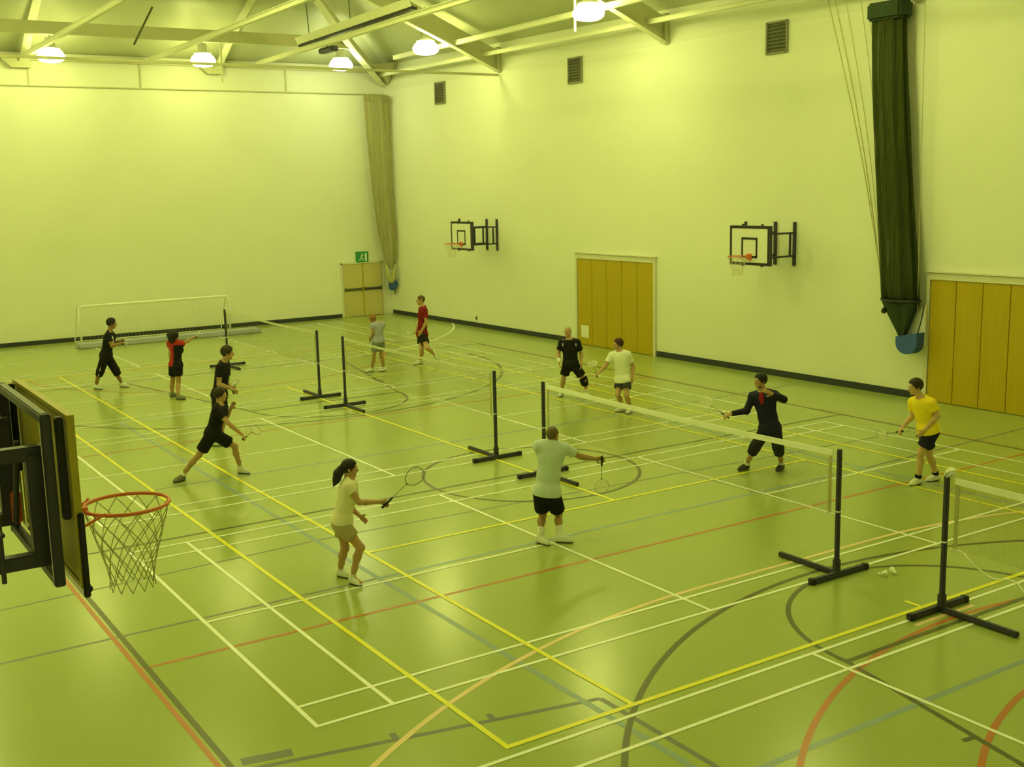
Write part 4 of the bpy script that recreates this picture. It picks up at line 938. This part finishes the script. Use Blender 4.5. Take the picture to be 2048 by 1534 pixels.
        mb = MB(); mb.tube([Vector(bk_-gz*.025+(gl*math.cos(a)+hu*math.sin(a))*.036)-root_loc for a in [2*PI*k/16 for k in range(16)]], .008, 6, closed=True); mb.build('hair_band', CL['black'], o, True)
    elif hairstyle == 'beard_short':
        q.ell(cr, Rd, (.074*hs+hr, .094*hs+hr, .088*hs+hr), .02, [cutp, (hd-hu*.03*hs, nrm(-hu+gz*.5))])
        sdf_obj(q, .008, 'hair', HAIR[hair], o)
        q = SDF(); q.ell(hd-hu*.064*hs+gz*.024*hs, Rd, (.058*hs, .067*hs, .055*hs), .03, [(hd-hu*.075*hs, nrm(hu+gz*.3))]); sdf_obj(q, .008, 'beard', HAIR[hair], o)
    for e_ in (-1, 1):
        c = hd+hu*.010*hs+gz*.076*hs+gl*e_*.031*hs
        mb = MB(); mb.lathe([(0, -.011), (.007, -.0085), (.011, 0), (.007, .0085), (0, .011)], 12, Vector(c)-root_loc); eo = mb.build('eye', M['eye_white'], o, True)
        mb = MB(); mb.lathe([(0, -.006), (.004, -.0045), (.006, 0), (.004, .0045), (0, .006)], 10, Vector(c+gz*.0075)-root_loc); mb.build('iris', M['iris'], eo, True)
    if extra: extra(o, J, dict(s=s, up=up, lat=lat, fwd=fwd, shm=shm, hpm=hpm, SL=SL_, SR=SR_, HL=HL_, HR=HR_, T=T, ff=ff, Rt=Rt, root=root_loc, hd=hd, torso=torso, limb_clip=limb_clip))
    return o, hands

def racket(key, hands, label, pale=False):
    sd_, rd = RACKETS[key]; w, dh, side, n, _, hk = hands[sd_]
    ax = Vector(side)                                 # runs through the curled fingers
    tgt = Vector(rd); ax = (ax*.35+tgt*.65).normalized() if ax.dot(tgt) > 0 else tgt
    c = Vector(w+dh*.088*hk+n*.024*hk)
    r = empty('badminton_racket', c); tag(r, label, 'racket', None)
    face = Vector((-.54, -.82, .20)); u = ax.cross(face).normalized()       # strings turned roughly toward the camera, baked as a fixed direction
    u = (u*.8+Vector((0, 0, 1)).cross(ax).normalized()*.2); u = (u-ax*u.dot(ax)).normalized()
    hc = ax*.485
    mb = MB(); mb.tube([ax*-.06, ax*-.055, ax*.10, ax*.12], [.0145, .0155, .0135, .009], 10); mb.build('grip', M['grip'], r, True)
    mb = MB(); mb.tube([ax*.11, ax*.35], [.0042, .0038], 8); mb.lathe([(0, -.01), (.009, -.008), (.009, .008), (0, .01)], 8, ax*.352); mb.build('shaft', M['shaft'], r, True)
    N = 36; el = [hc+ax*(-math.cos(2*PI*k/N)*.125)+u*(math.sin(2*PI*k/N)*.098*(1-.10*math.cos(2*PI*k/N))) for k in range(N)]
    mb = MB(); mb.tube(el, .0058, 8, closed=True); mb.build('head_frame', M['rpale'] if pale else M['rframe'], r, True)
    mb = MB()
    for i in range(-8, 9):
        x = i*.0115
        if abs(x) < .09: y = .122*math.sqrt(1-(x/.098)**2); mb.tube([hc+u*x-ax*y, hc+u*x+ax*y], .0009, 4, cap=False)
    for i in range(-10, 11):
        y = i*.0115
        if abs(y) < .118: x = .095*math.sqrt(1-(y/.125)**2); mb.tube([hc+ax*y-u*x, hc+ax*y+u*x], .0009, 4, cap=False)
    mb.build('strings', M['string'], r)
    return r
def stripe(o, J, c):
    q = SDF(); a = c['SR']+c['up']*.05; b_ = c['shm']-c['up']*c['T']*.45+c['fwd']*.11-c['lat']*.10
    q.chain([c['SR']*.6+c['shm']*.4+c['up']*.075+c['fwd']*.02, c['shm']-c['up']*c['T']*.05-c['lat']*.15+c['fwd']*.085, c['shm']-c['up']*c['T']*.25-c['lat']*.135+c['fwd']*.115, c['shm']-c['up']*c['T']*.5-c['lat']*.11+c['fwd']*.125], [.024, .028, .028, .018], .02); sdf_obj(q, .008, 'shirt_stripe', CL['white'], o)
    q = SDF(); k = J['kR']; q.cap(k+(J['hR']-k)*.40-c['lat']*.098, k+(J['aR']-k)*.3-c['lat']*.085, .016, .016, .01); sdf_obj(q, .008, 'trouser_stripe', CL['white'], o)
def black_side(o, J, c):
    q = SDF(); c['torso'](q, .028); q.ell(c['hpm']+c['up']*.02, c['Rt'], (.158*c['s']+.032, .118*c['s']+.034, .17*c['s']), .05); sdf_obj(q, .010, 'side_panel', CL['black'], o, [(c['hpm'], -c['up']), (c['shm']-c['lat']*.035, c['lat']), (c['shm']-c['up']*.02, c['up'])])
def brace(o, J, c):
    k = J['kL']; q = SDF(); q.cap(k+(J['hL']-k)*.22, k+(J['aL']-k)*.42, .098, .085, .01, [(k+(J['aL']-k)*.34, nrm(J['aL']-k)), (k+(J['hL']-k)*.16, nrm(J['hL']-k))]); sdf_obj(q, .009, 'knee_brace', CL['black'], o)
    w, e = J['wR'], J['eR']; q = SDF(); q.cap(w+(e-w)*.05, w+(e-w)*.30, .036, .040, .01); sdf_obj(q, .008, 'wristband', CL['white'], o)
    for sgn, S_ in ((1, 'SL'), (-1, 'SR')):
        q = SDF(); q.cap(c[S_]*.75+c['shm']*.25+c['up']*.075+c['fwd']*.03, c[S_]*.85+c['shm']*.15-c['up']*.05+c['fwd']*.105, .018, .018, .01); sdf_obj(q, .007, 'shoulder_stripe', CL['lilac'], o)
def redcollar(o, J, c):
    q = SDF(); q.ell(c['shm']-c['up']*.035+c['fwd']*.095, c['Rt'], (.048, .050, .115), .02); sdf_obj(q, .008, 'red_collar', CL['crimson'], o)
    q = SDF(); q.cap(c['shm']+c['up']*.03+c['lat']*.05, c['shm']+c['up']*.03-c['lat']*.05, .06, .06, .01); sdf_obj(q, .008, 'collar', CL['navy'], o, [(c['shm']+c['up']*.075, c['up'])])
def hemband(o, J, c):
    for s_, Hp in (('L', c['HL']), ('R', c['HR'])):
        k = J['k'+s_]; q = SDF(); q.cap(Hp+(k-Hp)*.42, Hp+(k-Hp)*.60, .104*c['s'], .104*c['s'], .01, [(Hp+(k-Hp)*.52, nrm(k-Hp)), (Hp+(k-Hp)*.40, -nrm(k-Hp))]); sdf_obj(q, .010, 'hem_band', CL['black'], o)

cast = {}
def P(key, *a, **k): cast[key] = person(key, *a, **k)
P('p1', 'person in black with a white shoulder stripe striding before the goal at far left', 'brown', 'black', 'short', 'black', 'black', 'shoe', None, .6, 1.3, shoe_r='shoe', extra=stripe)
P('p2', 'person with bushy black hair in a red and black shirt reaching a racket out', 'tan', 'black', 'bushy', 'red', 'black', 'shoegrey', None, .45, .50, female=True, extra=black_side, hem=.0)
P('p3', 'person in a black shirt standing behind the lunging player', 'mid', 'dark', 'short', 'black', 'black', 'shoe', ('sock', .2), .55, .7)
P('p4', 'person all in black lunging with one leg far back', 'mid', 'dark', 'short', 'black', 'black', 'shoe', ('sock', .16), .62, .72, shoe_r='shoegrey')
P('p5', 'person with a black ponytail in a cream shirt and khaki shorts', 'mid', 'black', 'ponytail', 'cream', 'khaki', 'shoe', None, .42, .55, female=True, hem=.0)
P('p6', 'person seen from behind in a pale blue shirt and black shorts with white socks', 'tan', 'grey', 'crop', 'paleblue', 'black', 'shoe', ('sock', .42), .58, .76, hem=.03, loose=.012)
P('p7', 'person in a lilac grey shirt leaning forward in the far court', 'tan', 'ginger', 'short', 'lilac', 'grey', 'shoe', None, .5, .60, extra=hemband)
P('p8', 'person in a dark red shirt walking with one foot lifted near the far corner', 'mid', 'brown', 'crop', 'darkred', 'black', 'shoe', None, .6, .58, hem=.05)
P('p9', 'bald person in black facing the viewer with a knee brace and white wristband', 'mid', 'stubble', 'bald', 'black', 'black', 'shoe', ('sock', .35), .66, .72, gaze=240, extra=brace, loose=.010)
P('p10', 'person in a white shirt and dark shorts holding a racket beside the folding doors', 'mid', 'reddark', 'short', 'white', 'darkgrey', 'shoe', None, .66, .54, gaze=195, loose=.012)
P('p11', 'person in a dark tracksuit top with a red collar reaching a racket over the net', 'mid', 'black', 'beard_short', 'navy', 'black', 'shoedark', ('white', .14), 2, 1.32, gaze=200, extra=redcollar, hem=.08, loose=.010)
P('p12', 'person in a bright yellow shirt and navy shorts at the right of the near court', 'fair', 'dark', 'short', 'yellow', 'navy', 'shoe', ('black', .16), .62, .66, gaze=185, loose=.008)
RL = dict(p1='racket held forward by the striding person in black at far left', p2='racket held out by the person in red and black', p3='racket held up by the person in black behind the lunging player',
          p4='racket held low by the person lunging in black', p5='racket held out by the person with the ponytail', p6='dark gripped racket hanging down from the hand of the person in pale blue',
          p7='racket held low by the leaning person in lilac grey', p8='racket in the far hand of the walking person in dark red', p10='pale racket raised by the person in the white shirt',
          p11='pale racket held out over the net by the person in the dark tracksuit top', p12='pale racket held out by the person in yellow')
for k, lb in RL.items(): racket(k, cast[k][1], lb, k in ('p2', 'p6', 'p10', 'p11', 'p12', 'p8'))

# ------------------------------------------------------------------ camera and picture settings
cd = bpy.data.cameras.new('camera'); cam = bpy.data.objects.new('camera', cd); COL.objects.link(cam)
pitch, roll, fpx = -0.171714665, -0.022968112, 2286.44952
f = np.array([math.cos(YAW)*math.cos(pitch), math.sin(YAW)*math.cos(pitch), math.sin(pitch)]); r = VR; u = np.cross(r, f)
r2 = math.cos(roll)*r+math.sin(roll)*u; u2 = -math.sin(roll)*r+math.cos(roll)*u
cam.matrix_world = Matrix(((r2[0], u2[0], -f[0], -3.66686532), (r2[1], u2[1], -f[1], -8.95784857), (r2[2], u2[2], -f[2], 4.70750225), (0, 0, 0, 1)))
cd.sensor_fit = 'HORIZONTAL'; cd.sensor_width = 36.0; cd.lens = fpx*36.0/2048.0; cd.clip_end = 200; cd.clip_start = .05
S.camera = cam
w = bpy.data.worlds.new('hall_air'); w.use_nodes = True; S.world = w
w.node_tree.nodes['Background'].inputs['Color'].default_value = (0, 0, 0, 1); w.node_tree.nodes['Background'].inputs['Strength'].default_value = 0
S.view_settings.view_transform = 'Standard'; S.view_settings.look = 'None'; S.view_settings.gamma = 1.0; S.view_settings.use_curve_mapping = False
S.view_settings.exposure = 0.0
S.cycles.max_bounces = 9; S.cycles.diffuse_bounces = 6; S.cycles.caustics_reflective = False; S.cycles.caustics_refractive = False; S.cycles.transparent_max_bounces = 16
S.cycles.use_denoising = True
